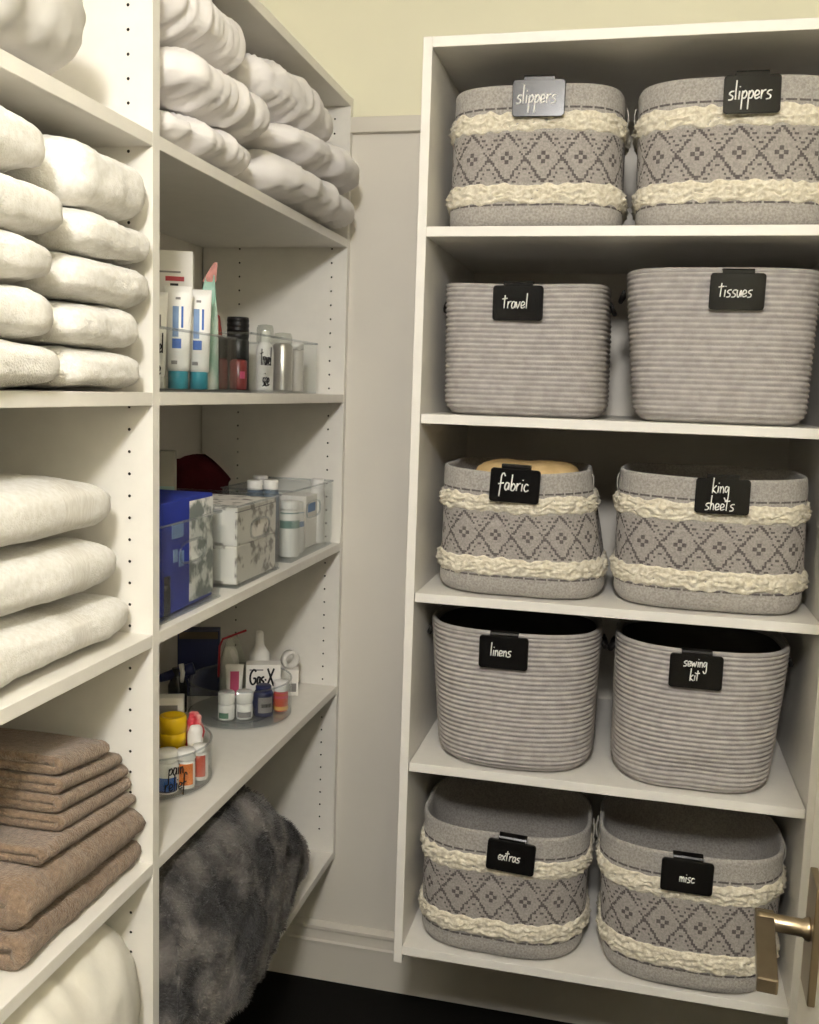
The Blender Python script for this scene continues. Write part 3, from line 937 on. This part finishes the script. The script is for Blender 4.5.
# ------------------------------------------------------------------ clear containers
def clear_bin(y0, y1, x0, x1, z, h, label, group, hole=True, words=None, wh=.03, wpos=None):
    w_, d_ = y1 - y0, x1 - x0
    t0 = thing('clear_bin', label, 'bin', ((x0 + x1) / 2, (y0 + y1) / 2, z), 0, group)
    hx, hy, t = d_ / 2, w_ / 2, .0025
    obj('base', box(-hx, hx, -hy, hy, .0, .004, .001, 1), ACR2, t0)
    obj('side_wall', box(-hx + t, hx - t, -hy, -hy + t, .004, h, .0006, 1), ACR, t0)
    obj('side_wall', box(-hx + t, hx - t, hy - t, hy, .004, h, .0006, 1), ACR, t0)
    obj('back_wall', box(-hx, -hx + t, -hy, hy, .004, h, .0006, 1), ACR, t0)
    if hole:
        N = 48
        lw, lh = .046, .0175
        inner = []; outer = []
        cz = h * .66
        for k in range(N):
            a = 2 * PI * (k + .5) / N
            c, s = math.cos(a), math.sin(a)
            n = 3.2
            q = (abs(c) ** n + abs(s) ** n) ** (1 / n)
            inner.append((lw * c / q, cz + lh * s / q))
            m_ = max(abs(c), abs(s))
            oy = hy * c / m_; oz = s / m_
            outer.append((oy, cz + (oz * (h - cz) if oz > 0 else oz * (cz - .004))))
        V = []; F = []
        for x in (hx - t, hx):
            V += [(x, y, zz) for y, zz in inner] + [(x, y, zz) for y, zz in outer]
        for k in range(N):
            k2 = (k + 1) % N
            F.append((k, k2, N + k2, N + k)); F.append((2 * N + k, 2 * N + k2, 3 * N + k2, 3 * N + k))
            F.append((k, k2, 2 * N + k2, 2 * N + k)); F.append((N + k, N + k2, 3 * N + k2, 3 * N + k))
        obj('front_wall', (V, F), ACR, t0)
        obj('handle_rim', tube([(hx, y, zz) for y, zz in inner], .0022, 8, closed=True), ACR2, t0, smooth=True)
    else:
        obj('front_wall', box(hx - t, hx, -hy, hy, .004, h, .0006, 1), ACR, t0)
    rimp = [(-hx, -hy), (hx, -hy), (hx, hy), (-hx, hy)]
    obj('rim', join(*[tube([(rimp[k][0], rimp[k][1], h), (rimp[(k + 1) % 4][0], rimp[(k + 1) % 4][1], h)], .0022, 8) for k in range(4)]), ACR2, t0, smooth=True)
    if words:
        wv_ = xf(writing(words, wh, .0011, lead=1.1, squeeze=.95), (hx + .0012, wpos[0], wpos[1]), rz=PI / 2)
        obj('lettering', wv_, INKB, t0, smooth=True)
    return t0

def turntable(cx, cy, z, R, h, label, words=None, wang=0, wz=0.04, wh=.03):
    t0 = thing('turntable', label, 'organizer', (cx, cy, z), 0, 'clear round turntables')
    obj('base', lathe([(R * .55, 0), (R * .56, .004), (R - .004, .005), (R, .007), (R, .010), (R - .004, .0105), (.001, .0105)], 72), ACR2, t0, smooth=False)
    V = lathe([(R - .0028, .0105), (R, .0105), (R, h), (R - .0014, h + .0012), (R - .0028, h), (R - .0028, .0105)], 96, cap=False)
    obj('wall', V, ACR, t0, smooth=True)
    obj('rim', tube([(R * math.cos(a) - .0014 * math.cos(a), R * math.sin(a) - .0014 * math.sin(a), h) for a in np.linspace(0, 2 * PI, 97)[:-1]], .0019, 8, closed=True), ACR2, t0, smooth=True)
    if words:
        def mp(p):
            a = wang + p[0] / R
            return ((R + .0008) * math.cos(a), (R + .0008) * math.sin(a), p[2] + wz)
        obj('lettering', writing(words, wh, .0011, lead=1.0, squeeze=.95, mapf=mp), INKB, t0, smooth=True)
    return t0

# ---------------- small goods helpers: every piece faces the room at angle rz
def flatbox(w, d, h, bev=.0015):
    return box(-w / 2, w / 2, -d / 2, d / 2, 0, h, bev, 2)

def carton(name, label, cat, loc, rz, w, d, h, m, panels=(), group=None, words=None, tilt=0.0):
    t0 = thing(name, label, cat, loc, rz, group, rot=(tilt, 0, rz))
    obj('carton', flatbox(w, d, h), m, t0)
    for (x0, x1, z0, z1, pm, nmx) in panels:
        obj(nmx, box(x0, x1, -d / 2 - .0006, -d / 2 + .0002, z0, z1), pm, t0)
    if words:
        for ln, hgt, pos, r_, sq in words:
            obj('lettering', xf(writing([ln], hgt, r_, squeeze=sq), (pos[0], -d / 2 - .001, pos[1])), INKB, t0, smooth=True)
    return t0

def bottle(name, label, cat, loc, body, cap, bm_, cm_, group=None, prints=(), rz=0.35, seg=36):
    """lathed bottle body + cap; prints = (half angle, z0, z1, material) wrapped labels facing the room"""
    t0 = thing(name, label, cat, loc, rz, group)
    obj('bottle', lathe(body, seg), bm_, t0, smooth=True)
    if cap: obj('cap', lathe(cap, seg), cm_, t0, smooth=True)
    for (ac, ha, z0, z1, pm, nmx) in prints:
        def rad(z):
            zs = [p[1] for p in body]; rs = [p[0] for p in body]
            return float(np.interp(z, zs, rs))
        A = np.linspace(ac - ha, ac + ha, 14) - PI / 2
        Rg = [[((rad(z) + o) * math.cos(a), (rad(z) + o) * math.sin(a), z) for a in A] for o in (.0002, .0008) for z in (z0, z1)]
        n = len(A)
        V = Rg[0] + Rg[1] + Rg[2] + Rg[3]
        F = []
        for k in range(n - 1):
            F += [(k, k + 1, n + k + 1, n + k), (2 * n + k, 2 * n + k + 1, 3 * n + k + 1, 3 * n + k)]
        obj(nmx, (V, F), pm, t0, smooth=True)
    return t0

def tubepack(name, label, cat, loc, rz, w, h, caph, bm_, cm_, group=None, capr=None, prints=(), lean=0.0):
    """squeeze tube standing on its cap, crimped flat at the top"""
    t0 = thing(name, label, cat, loc, rz, group, rot=(lean, 0, rz))
    r = w * .40
    cr = capr or r
    obj('cap', lathe([(cr, 0), (cr, caph - .001), (cr * .95, caph)], 28), cm_, t0, smooth=True)
    rings = []
    for k in range(12):
        f = k / 11
        z = caph + (h - caph) * f
        a = r + (w / 2 - r) * f; b = r * .8 * (1 - f) ** .8 + .0012
        rings.append([(a * math.cos(t), b * math.sin(t), z) for t in np.linspace(0, 2 * PI, 33)[:-1]])
    obj('tube', loft(rings), bm_, t0, smooth=True)
    for (x0, x1, z0, z1, pm, nmx) in prints:
        rows = []
        for zz in np.linspace(z0, z1, 6):
            f = (zz - caph) / (h - caph)
            a = r + (w / 2 - r) * f; b = r * .8 * (1 - f) ** .8 + .0012
            rows.append([(x, -b * math.sqrt(max(0, 1 - (x / a) ** 2)) - .0006, zz) for x in np.linspace(x0, x1, 7)])
        obj(nmx, loft(rows, closed=False, caps=False), pm, t0, smooth=True)
    return t0

def round_cap(r, z0, z1): return [(r * .98, z0), (r, z0 + .001), (r, z1 - .002), (r * .93, z1), (.001, z1)]
def pill_body(r, h, neck=.8): return [(r * .9, 0), (r, .003), (r, h * .86), (r * .96, h * .93), (r * neck, h)]

RZF = .36
# ---- shelf 2 of the far bay (travel sizes)
clear_bin(.030, .385, -.305, -.036, S2, .096, 'clear open bin lettered travel size holding tubes with teal caps', 'clear travel bins', hole=False, words=['travel', 'size'], wh=.030, wpos=(-.132, .052))
clear_bin(.450, .835, -.300, -.036, S2, .110, 'clear open bin lettered travel size holding canisters near the far upright', 'clear travel bins', hole=False, words=['travel', 'size'], wh=.036, wpos=(-.120, .046))
zb = S2 + .0045
tp_prints = lambda: [(-.0085, .0015, .085, .135, LBLU, 'logo_print'), (.0055, .009, .10, .135, BLUP, 'logo_print'), (-.009, .006, .066, .082, BLUP, 'logo_print'),
                     (-.004, .004, .146, .150, GREYP, 'small_print'), (-.010, .000, .040, .046, GREYP, 'small_print')]
tubepack('toothpaste_tube', 'white squeeze tube with blue print and teal cap, the nearer full one', 'tube', (-.080, .24, zb), RZF, .046, .168, .029, PLW, TEAL, 'white tubes with teal caps', .0165, tp_prints())
tubepack('toothpaste_tube', 'white squeeze tube with blue print and teal cap, the farther one by the green pouch', 'tube', (-.068, .293, zb), RZF, .043, .168, .029, PLW, TEAL, 'white tubes with teal caps', .0155, tp_prints())
tubepack('cream_tube', 'plain white tube with a grey ring print, half hidden by the upright', 'tube', (-.080, .155, zb), RZF, .044, .150, .020, PLW, PLW, None, .016,
         [(-.008, .012, .095, .115, GREYP, 'ring_print')])
carton('medicine_carton', 'tall white carton with a small red stripe behind the squeeze tubes', 'box', (-.150, .34, zb), RZF, .090, .035, .238, CARD,
       [(-.002, .030, .186, .194, REDP, 'red_stripe'), (.006, .020, .178, .182, INKB, 'small_print'), (-.02, .024, .200, .203, GREYP, 'small_print'), (.025, .038, .170, .171, GREYP, 'small_print')])
# green printed pouch
def pouch(w, d, h, tipx):
    rings = []
    for k in range(14):
        f = k / 13
        z = h * f
        a = w / 2 * (1 - .12 * f - .55 * max(0, f - .6) / .4); b = d / 2 * (1 - f) ** .7 + .0012
        rings.append([(a * math.cos(t) + tipx * max(0, f - .55) ** 1.5, b * math.sin(t) + .002 * math.sin(5 * f + 2 * t), z) for t in np.linspace(0, 2 * PI, 29)[:-1]])
    return loft(rings)
t0 = thing('refill_pouch', 'green and white stand up pouch with a pointed red tip beside the squeeze tubes', 'pouch', (-.082, .354, zb), RZF)
obj('pouch_body', pouch(.044, .034, .20, .02), GREENF, t0, smooth=True)
obj('tip', xf(loft([[(-.012, -.002, .0), (.012, -.002, 0), (.012, .002, 0), (-.012, .002, 0)], [(.008, -.001, .034), (.014, -.001, .034), (.014, .001, .034), (.008, .001, .034)]]), (.004, 0, .188)), [mat('pouch tip red', 'C98A80', var=.3, vscale=60)], t0)
# far travel bin
for k, (x, y, r, h) in enumerate([(-.128, .520, .0135, .100), (-.108, .560, .0175, .098)]):
    bottle('nail_polish_bottle', 'small dark red bottle with a black cap, %s of the pair' % ('slimmer' if k == 0 else 'wider'), 'bottle', (x, y, zb),
           [(r * .95, 0), (r, .004), (r, .054), (r * .8, .060)], round_cap(r, .060, h), REDG, BLK, 'red bottles with black caps',
           prints=[(.5, .3, .022, .036, PINKP, 'pink_print')] if k else [])
bottle('comb_case', 'black ribbed tube with a rounded top behind the dark red bottles', 'case', (-.150, .655, zb), [(.023, 0), (.023, .10), (.022, .102), (.022, .106), (.023, .108), (.023, .118)],
       [(.023, .119), (.023, .124), (.0222, .125), (.0222, .129), (.023, .130), (.023, .135), (.0222, .136), (.0222, .140), (.023, .141), (.022, .149), (.001, .150)], BLK, BLK)
t0 = thing('red_sachet', 'crumpled red sachet leaning above the dark red bottles', 'sachet', (-.175, .585, zb), RZF)
obj('sachet', slab(.018, .012, .075, 3, 4, 40, 24, 5, [((40, 40, 40), .003)]), mat('red sachet film', 'B4504C', rough=.35, var=.2), t0, smooth=True)
bottle('spray_bottle', 'slim white spray bottle with a clear cap in the travel bin', 'bottle', (-.068, .600, zb), [(.017, 0), (.0175, .003), (.0175, .078), (.016, .088), (.011, .094), (.010, .100), (.010, .118), (.004, .120)],
       [(.0165, .096), (.017, .097), (.017, .122), (.0145, .130), (.001, .132)], PLW, POLY, prints=[(.2, .35, .060, .064, GREYP, 'small_print'), (.1, .3, .016, .018, GREYP, 'small_print')])
bottle('aerosol_can', 'silver canister with a domed clear cap in the travel bin', 'can', (-.060, .680, zb), [(.0195, 0), (.0205, .003), (.0205, .092), (.018, .097), (.014, .099)],
       [(.0195, .0985), (.0195, .112), (.017, .119), (.001, .121)], SILV, POLY)
bottle('clear_tube', 'narrow clear tube next to the silver canister', 'tube', (-.056, .755, zb), [(.0145, 0), (.015, .002), (.015, .085), (.014, .088)], [(.0155, .0885), (.0155, .104), (.001, .1045)], mat('frosted plastic', 'CFCAC0', rough=.3, var=.05), PLW)

# ---- shelf 3 of the far bay (three handled bins)
clear_bin(.055, .272, -.32, -.014, S3, .150, 'clear handled bin holding a royal blue carton', 'clear handled bins')
clear_bin(.342, .560, -.32, -.014, S3, .150, 'clear handled bin holding two grey printed white cartons', 'clear handled bins')
clear_bin(.628, .905, -.172, -.014, S3, .150, 'clear handled bin holding white and sage bottles beside the far upright', 'clear handled bins')
zb = S3 + .0045
t0 = thing('wipes_carton', 'royal blue carton with a pale printed end in the nearest handled bin', 'box', (-.115, .1625, zb), 0)
obj('carton', box(-.075, .088, -.094, .102, 0, .178, .002), ROYAL, t0)
obj('printed_panel', box(.0878, .0887, .012, .1015, .006, .172), BLOTCH2, t0)
for (ya, yb_, za, zb_) in [(-.05, -.01, .118, .142), (-.045, -.03, .08, .1), (-.025, -.008, .07, .095)]:
    obj('faded_print', box(.0878, .0887, ya, yb_, za, zb_), LBLU, t0)
bottle('dark_vial', 'small dark vial standing low in front of the royal blue carton', 'vial', (-.030, .095, zb), pill_body(.009, .050), round_cap(.009, .050, .062), GLASSD, BLK)
for k, (z0, h_) in enumerate([(0, .070), (.0705, .071)]):
    t0 = thing('tea_carton', 'white carton with grey botanical print, %s of two stacked in the middle bin' % ('lower' if k == 0 else 'upper'), 'box', (-.09, .452, zb + z0), 0, 'grey printed cartons')
    obj('carton', box(-.068, .070, -.098, .098, 0, h_, .002), BLOTCH, t0)
    obj('side_panel', box(-.06, .066, -.0987, -.0978, .006, h_ - .006), CARD, t0)
    if k: obj('lid_edge', box(-.0686, .0706, -.0986, .0986, h_ - .009, h_ - .0075), GREYP, t0)
bt = [(-.040, .684, .0215, .120, GREENL, 'white bottle with a wide sage label, front of the far handled bin'),
      (-.046, .738, .0195, .112, LBLU, 'white bottle with a pale blue label beside the sage one')]
for x, y, r, h, lm, lb in bt:
    bottle('lotion_bottle', lb, 'bottle', (x, y, zb), pill_body(r, h - .018, .75), round_cap(r * .9, h - .018, h), PLW, PLW, 'bottles in the far handled bin', prints=[(.1, 1.3, h * .52, h * .80, lm, 'paper_label')])
carton('white_carton', 'plain white carton at the far end of the last handled bin', 'box', (-.075, .835, zb), PI / 2, .085, .07, .118, CARD, [(-.03, .02, .08, .10, LBLU, 'pale_print')])
for k, (x, y, lb) in enumerate([(-.118, .680, 'slate blue bottle with white cap, left of the three behind'), (-.150, .790, 'slate blue bottle with white cap, rearmost of the three'), (-.092, .706, 'slate bottle with white cap, right of the three behind')]):
    bottle('supplement_bottle', lb, 'bottle', (x, y, zb), pill_body(.019, .140, .8), round_cap(.0165, .140, .160), mat('slate bottle', '6E7C8C', rough=.35, var=.1), PLW, 'white capped bottles in the far handled bin')
bottle('supplement_jar', 'short white capped jar by the far upright in the last bin', 'jar', (-.045, .800 + .085, zb), pill_body(.0165, .130, .85), round_cap(.015, .130, .150), PLW, PLW)
# behind the bins
t0 = thing('maroon_bag', 'dark maroon cloth bag standing behind the handled bins', 'bag', (-.262, .690, S3), .36)
def bag():
    rings = []
    for k in range(22):
        f = k / 21
        z = .215 * f
        a = .080 * (1 - .06 * f); b = .042 * (1 - f) ** .6 + .006
        rg = []
        for t in np.linspace(0, 2 * PI, 49)[:-1]:
            x = a * spow(math.cos(t), .7)
            zz = z
            if f > .7:
                zz -= (f - .7) / .3 * (.055 * max(0, (x / a - .2) / .8) ** 1.2 + .022 * math.exp(-((x / a + .7) / .4) ** 2))
            rg.append((x + .004 * math.sin(7 * f + t), b * spow(math.sin(t), .8) + .004 * math.sin(9 * x * 10 + 4 * f), zz))
        rings.append(rg)
    return loft(rings)
obj('bag_body', bag(), MAROON, t0, smooth=True)
t0 = carton('tall_carton', 'grey card carton with pale teal lower half at the back of the middle bin', 'box', (-.214, .440, zb), RZF, .055, .036, .232, mat('grey card', 'A9A597', rough=.6, var=.05),
            [(-.027, .027, .08, .165, BLUISH, 'teal_panel')])

# ---- shelf 4 of the far bay (turntables)
turntable(-.150, .280, S4, .108, .078, 'clear round turntable lettered pain relief with the yellow lidded jar', words=['pain', 'relief'], wang=-.70, wz=.044, wh=.028)
turntable(-.140, .665, S4, .112, .084, 'clear round turntable behind, holding the stomach remedy carton')
zb = S4 + .0110
bottle('vitamin_jar', 'white jar with a tall yellow screw lid on the near turntable', 'jar', (-.118, .300, zb), [(.021, 0), (.0225, .003), (.0225, .050), (.020, .056)],
       [(.0235, .0565), (.0235, .076), (.0225, .0775), (.0225, .080), (.0248, .081), (.0248, .106), (.023, .109), (.018, .1095), (.017, .103), (.001, .103)], PLY, PLY, seg=48)
carton('white_frame_carton', 'white carton with a grey window panel behind the yellow lid', 'box', (-.152, .350, zb), RZF, .056, .028, .126, CARD, [(-.025, .018, .03, .112, GREYP, 'window_panel')])
t0 = thing('red_wrapper', 'crinkled red and pink wrapper inside the near turntable', 'wrapper', (-.098, .342, zb), .3)
obj('wrapper', slab(.018, .014, .051, 2.6, 2.8, 60, 30, 9, [((40, 40, 40), .007), ((110, 110, 110), .002)]), mat('red pink wrapper', 'C23A44', rough=.35, color2='D8A7A0', vscale=40, contrast=(.4, .55)), t0, smooth=True)
t0 = thing('tissue_wad', 'folded white tissue above the orange labelled bottle', 'tissue', (-.080, .316, zb), .3)
obj('tissue', slab(.015, .011, .044, 2.6, 3, 60, 30, 4, [((35, 35, 35), .006)]), TISSUE, t0, smooth=True)
bottle('pain_bottle', 'white bottle with a blue arched label at the front of the near turntable', 'bottle', (-.090, .223, zb), pill_body(.0195, .056, .8), round_cap(.0175, .056, .074), PLW, PLW, 'white bottles at the front of the near turntable',
       prints=[(0, 1.0, .006, .030, BLUP, 'blue_label'), (0, 1.0, .004, .0075, NAVY, 'dark_stripe')])
bottle('pain_bottle', 'white bottle with an orange label at the front of the near turntable', 'bottle', (-.068, .251, zb), pill_body(.0160, .050, .8), round_cap(.0165, .052, .068), PLW, PLW, 'white bottles at the front of the near turntable',
       prints=[(.1, .8, .008, .046, ORNG, 'orange_label')])
bottle('pain_bottle', 'white bottle with a rust red label at the right of the near turntable', 'bottle', (-.060, .291, zb), pill_body(.0145, .052, .85), round_cap(.0135, .052, .063), PLW, PLW, 'white bottles at the front of the near turntable',
       prints=[(.0, .75, .008, .047, RUST, 'red_label')])
# far turntable
for k, (x, y) in enumerate([(-.145, .602), (-.111, .619)]):
    bottle('pill_bottle', 'small white pill bottle with white cap, %s of the twin pair' % ('left' if k == 0 else 'right'), 'bottle', (x, y, zb), pill_body(.0178, .034, .82), round_cap(.0178, .035, .059), PLW, PLW, 'twin white pill bottles',
           prints=[(-.3 if k == 0 else 0, .6 if k == 0 else .9, .005, .017, mat('green print', '5F8A70', var=.2) if k == 0 else GREYP, 'printed_label')])
bottle('mouth_rinse_bottle', 'dark blue squat bottle with a grey round badge on the far turntable', 'bottle', (-.080, .650, zb), [(.020, 0), (.0215, .004), (.0215, .048), (.017, .056)], [(.017, .0565), (.017, .064), (.015, .066), (.001, .066)], NAVY, NAVY,
       prints=[(.25, .75, .010, .044, GREYP, 'round_badge'), (.35, .55, .022, .030, BLK, 'dark_stripe')])
bottle('antacid_bottle', 'white capped bottle with a pink and orange label on the far turntable', 'bottle', (-.055, .690, zb), pill_body(.0160, .044, .85), round_cap(.0160, .045, .067), mat('coral bottle', 'D9603F', rough=.35, var=.1), PLW,
       prints=[(0, 1.4, .004, .012, mat('amber print', 'E6B35A', var=.1), 'amber_band'), (0, 1.4, .030, .043, mat('pink band', 'DD5C77', var=.1), 'pink_band')])
tubepack('ointment_tube', 'small white tube with a pink panel behind the twin pill bottles', 'tube', (-.157, .672, zb), RZF, .040, .098, .018, PLW, PLW, None, .011, [(-.009, .010, .032, .084, PINKP, 'pink_panel')])
carton('stomach_remedy_carton', 'white carton lettered Gas-X on the far turntable', 'box', (-.102, .704, zb), RZF, .076, .036, .099, CARD,
       [(-.036, .036, .004, .020, BLUP, 'blue_band'), (-.03, .0, .086, .089, GREYP, 'small_print')], words=[('Gas-X', .040, (-.003, .068), .0023, .66)])
bottle('dropper_bottle', 'white bottle with a tapering nozzle behind the stomach remedy carton', 'bottle', (-.128, .745, zb), [(.022, 0), (.023, .004), (.023, .095), (.0225, .108), (.016, .118), (.011, .125), (.009, .15), (.0075, .158), (.001, .160)], None, PLW, PLW)
t0 = thing('zip_pouch', 'clear zip pouch with a red slider edge at the back of the far turntable', 'pouch', (-.183, .722, zb), RZF)
obj('pouch_body', xf(pouch(.064, .030, .150, .0), (0, 0, 0)), POLY, t0, smooth=True)
obj('zip_edge', tube([(-.031, -.004, .055), (-.029, -.004, .125), (-.022, -.004, .142), (.030, -.004, .162)], .0026, 8), REDP, t0, smooth=True)
obj('pad', slab(.020, .009, .060, 3, 3, 40, 24, 2, [((30, 30, 30), .003)]), TISSUE, t0, smooth=True, loc=(-.006, 0, .006))
carton('navy_carton', 'dark navy carton with a brown band standing behind the far turntable', 'box', (-.287, .770, S4), RZF, .095, .04, .155, NAVY, [(-.044, .044, .136, .153, mat('brown card', '5A4E3C', var=.15), 'brown_panel')])
t0 = thing('spray_gun', 'dark trigger sprayer standing to the left of the far turntable', 'sprayer', (-.277, .640, S4), RZF)
obj('nozzle', xf(lathe([(.013, 0), (.0135, .01), (.011, .05), (.008, .085), (.001, .088)], 20), (.035, 0, .098), ry=-PI / 2 - .30), NAVY, t0, smooth=True)
obj('trigger', tube([(.008, -.004, .108), (.012, -.012, .092), (.010, -.012, .070)], [.006, .0055, .004], 10), PLW, t0, smooth=True)
obj('bottle', lathe([(.020, 0), (.021, .004), (.021, .060), (.013, .080), (.012, .098)], 28), GLASSD, t0, smooth=True)
def tape_roll():
    return xf(lathe([(.013, -.009), (.021, -.009), (.021, .009), (.013, .009), (.013, -.009)], 40, cap=False), (0, 0, .021 + .063), rx=PI / 2)
t0 = thing('tape_roll', 'white tape roll on edge on a white box by the far upright', 'roll', (-.087, .835, S4), RZF + .5)
obj('tape', tape_roll(), mat('white tape', 'E6E2D9', rough=.6, var=.05), t0, smooth=True)
t0 = carton('bandage_box', 'small white box under the tape roll', 'box', (-.087, .835, S4), RZF,   .040, .030, .0625, CARD, [(-.015, .015, .01, .03, GREYP, 'grey_print')])

# ------------------------------------------------------------------ door at the right edge with its brass lever
dd = Vector((-0.035, -0.999, 0)).normalized()      # from the free edge towards the hinges
nn = Vector((dd.y, -dd.x, 0))                        # faces the closet side, roughly -x
if nn.x > 0: nn = -nn
th_d = 0.040
face_pt = Vector((.8705, -.310, 0))
org = face_pt - dd * 0.075
Md = Matrix(((dd.x, -nn.x, 0), (dd.y, -nn.y, 0), (0, 0, 1)))
rzd = math.atan2(dd.y, dd.x)
door = obj('door_1', join(box(0, .76, 0, th_d, .012, 2.03, .0015)), DOORP, loc=tuple(org), rot=(0, 0, rzd))
struct(door, 'off white door standing open at the right edge, brass lever on it', 'door')
# which local y side is the closet face?
side = 1 if (Matrix.Rotation(rzd, 3, 'Z') @ Vector((0, 1, 0))).dot(nn) > 0 else -1
if side > 0:
    for v in door.data.vertices: v.co.y -= th_d
s = side
zh = .985
hd = obj('door_handle', box(.036, .060, 0, 0, 0, 0) if False else join(box(-.0115, .115, -.009, .009, -.007, .007, .0015)), BRASS, door)
hd.location = (.075, s * .049, zh); hd.rotation_euler = (0, 0, s * .062)
hd['label'] = 'brass lever handle on a tall backplate'
obj('stem', xf(lathe([(.0115, 0), (.0115, .004), (.0085, .008), (.0085, .030), (.0095, .046), (.0095, .050)], 28), (0, -s * .043, 0), rx=-s * PI / 2), BRASS, hd, smooth=True)
obj('backplate', box(-.024, .024, min(-s * .049, -s * .0415), max(-s * .049, -s * .0415), -.068, .052, .0015), BRASS, hd, rot=(0, 0, -s * .062))
hp = org + dd * .78
struct(obj('trim_2', box(hp.x - .02, hp.x + .16, hp.y - .12, hp.y, 0.0, 2.55, .002), TRIM), 'off white door post carrying the open door', 'trim')

# ------------------------------------------------------------------ lamp and surroundings
gm = bpy.data.materials.new('glowing globe')
gm.use_nodes = True
b = gm.node_tree.nodes['Principled BSDF']
b.inputs['Base Color'].default_value = (.9, .88, .82, 1)
b.inputs['Emission Color'].default_value = (1.0, .972, .948, 1)
b.inputs['Emission Strength'].default_value = 250.0
def ceiling_light(LX, LY, LZ_, R, label):
    cl = thing('ceiling_light', label, 'lamp', (LX, LY, 2.55))
    obj('canopy', lathe([(.06, -.022), (.064, -.018), (.064, 0), (.001, 0)], 40), BRASS, cl, smooth=True)
    obj('stem', lathe([(.008, LZ_ + R - 2.55), (.008, -.02)], 16), BRASS, cl, smooth=True)
    obj('globe', xf(lathe([(R * math.cos(a), R * math.sin(a)) for a in np.linspace(-PI / 2 + .02, PI / 2 - .02, 17)], 32), (0, 0, LZ_ - 2.55)), gm, cl, smooth=True)
ceiling_light(.65, -1.72, 2.25, .10, 'frosted globe lamp hanging on a short stem behind the camera')

wd = bpy.data.worlds.new('world')
SC.world = wd
wd.use_nodes = True
bg = wd.node_tree.nodes['Background']
bg.inputs['Color'].default_value = (1.0, .93, .80, 1)
bg.inputs['Strength'].default_value = 0.02

vs = SC.view_settings
vs.view_transform = 'Standard'
vs.look = 'None'
vs.gamma = 1.0
vs.use_curve_mapping = False
vs.exposure = 0.11
SC.cycles.max_bounces = 8
SC.cycles.transparent_max_bounces = 24
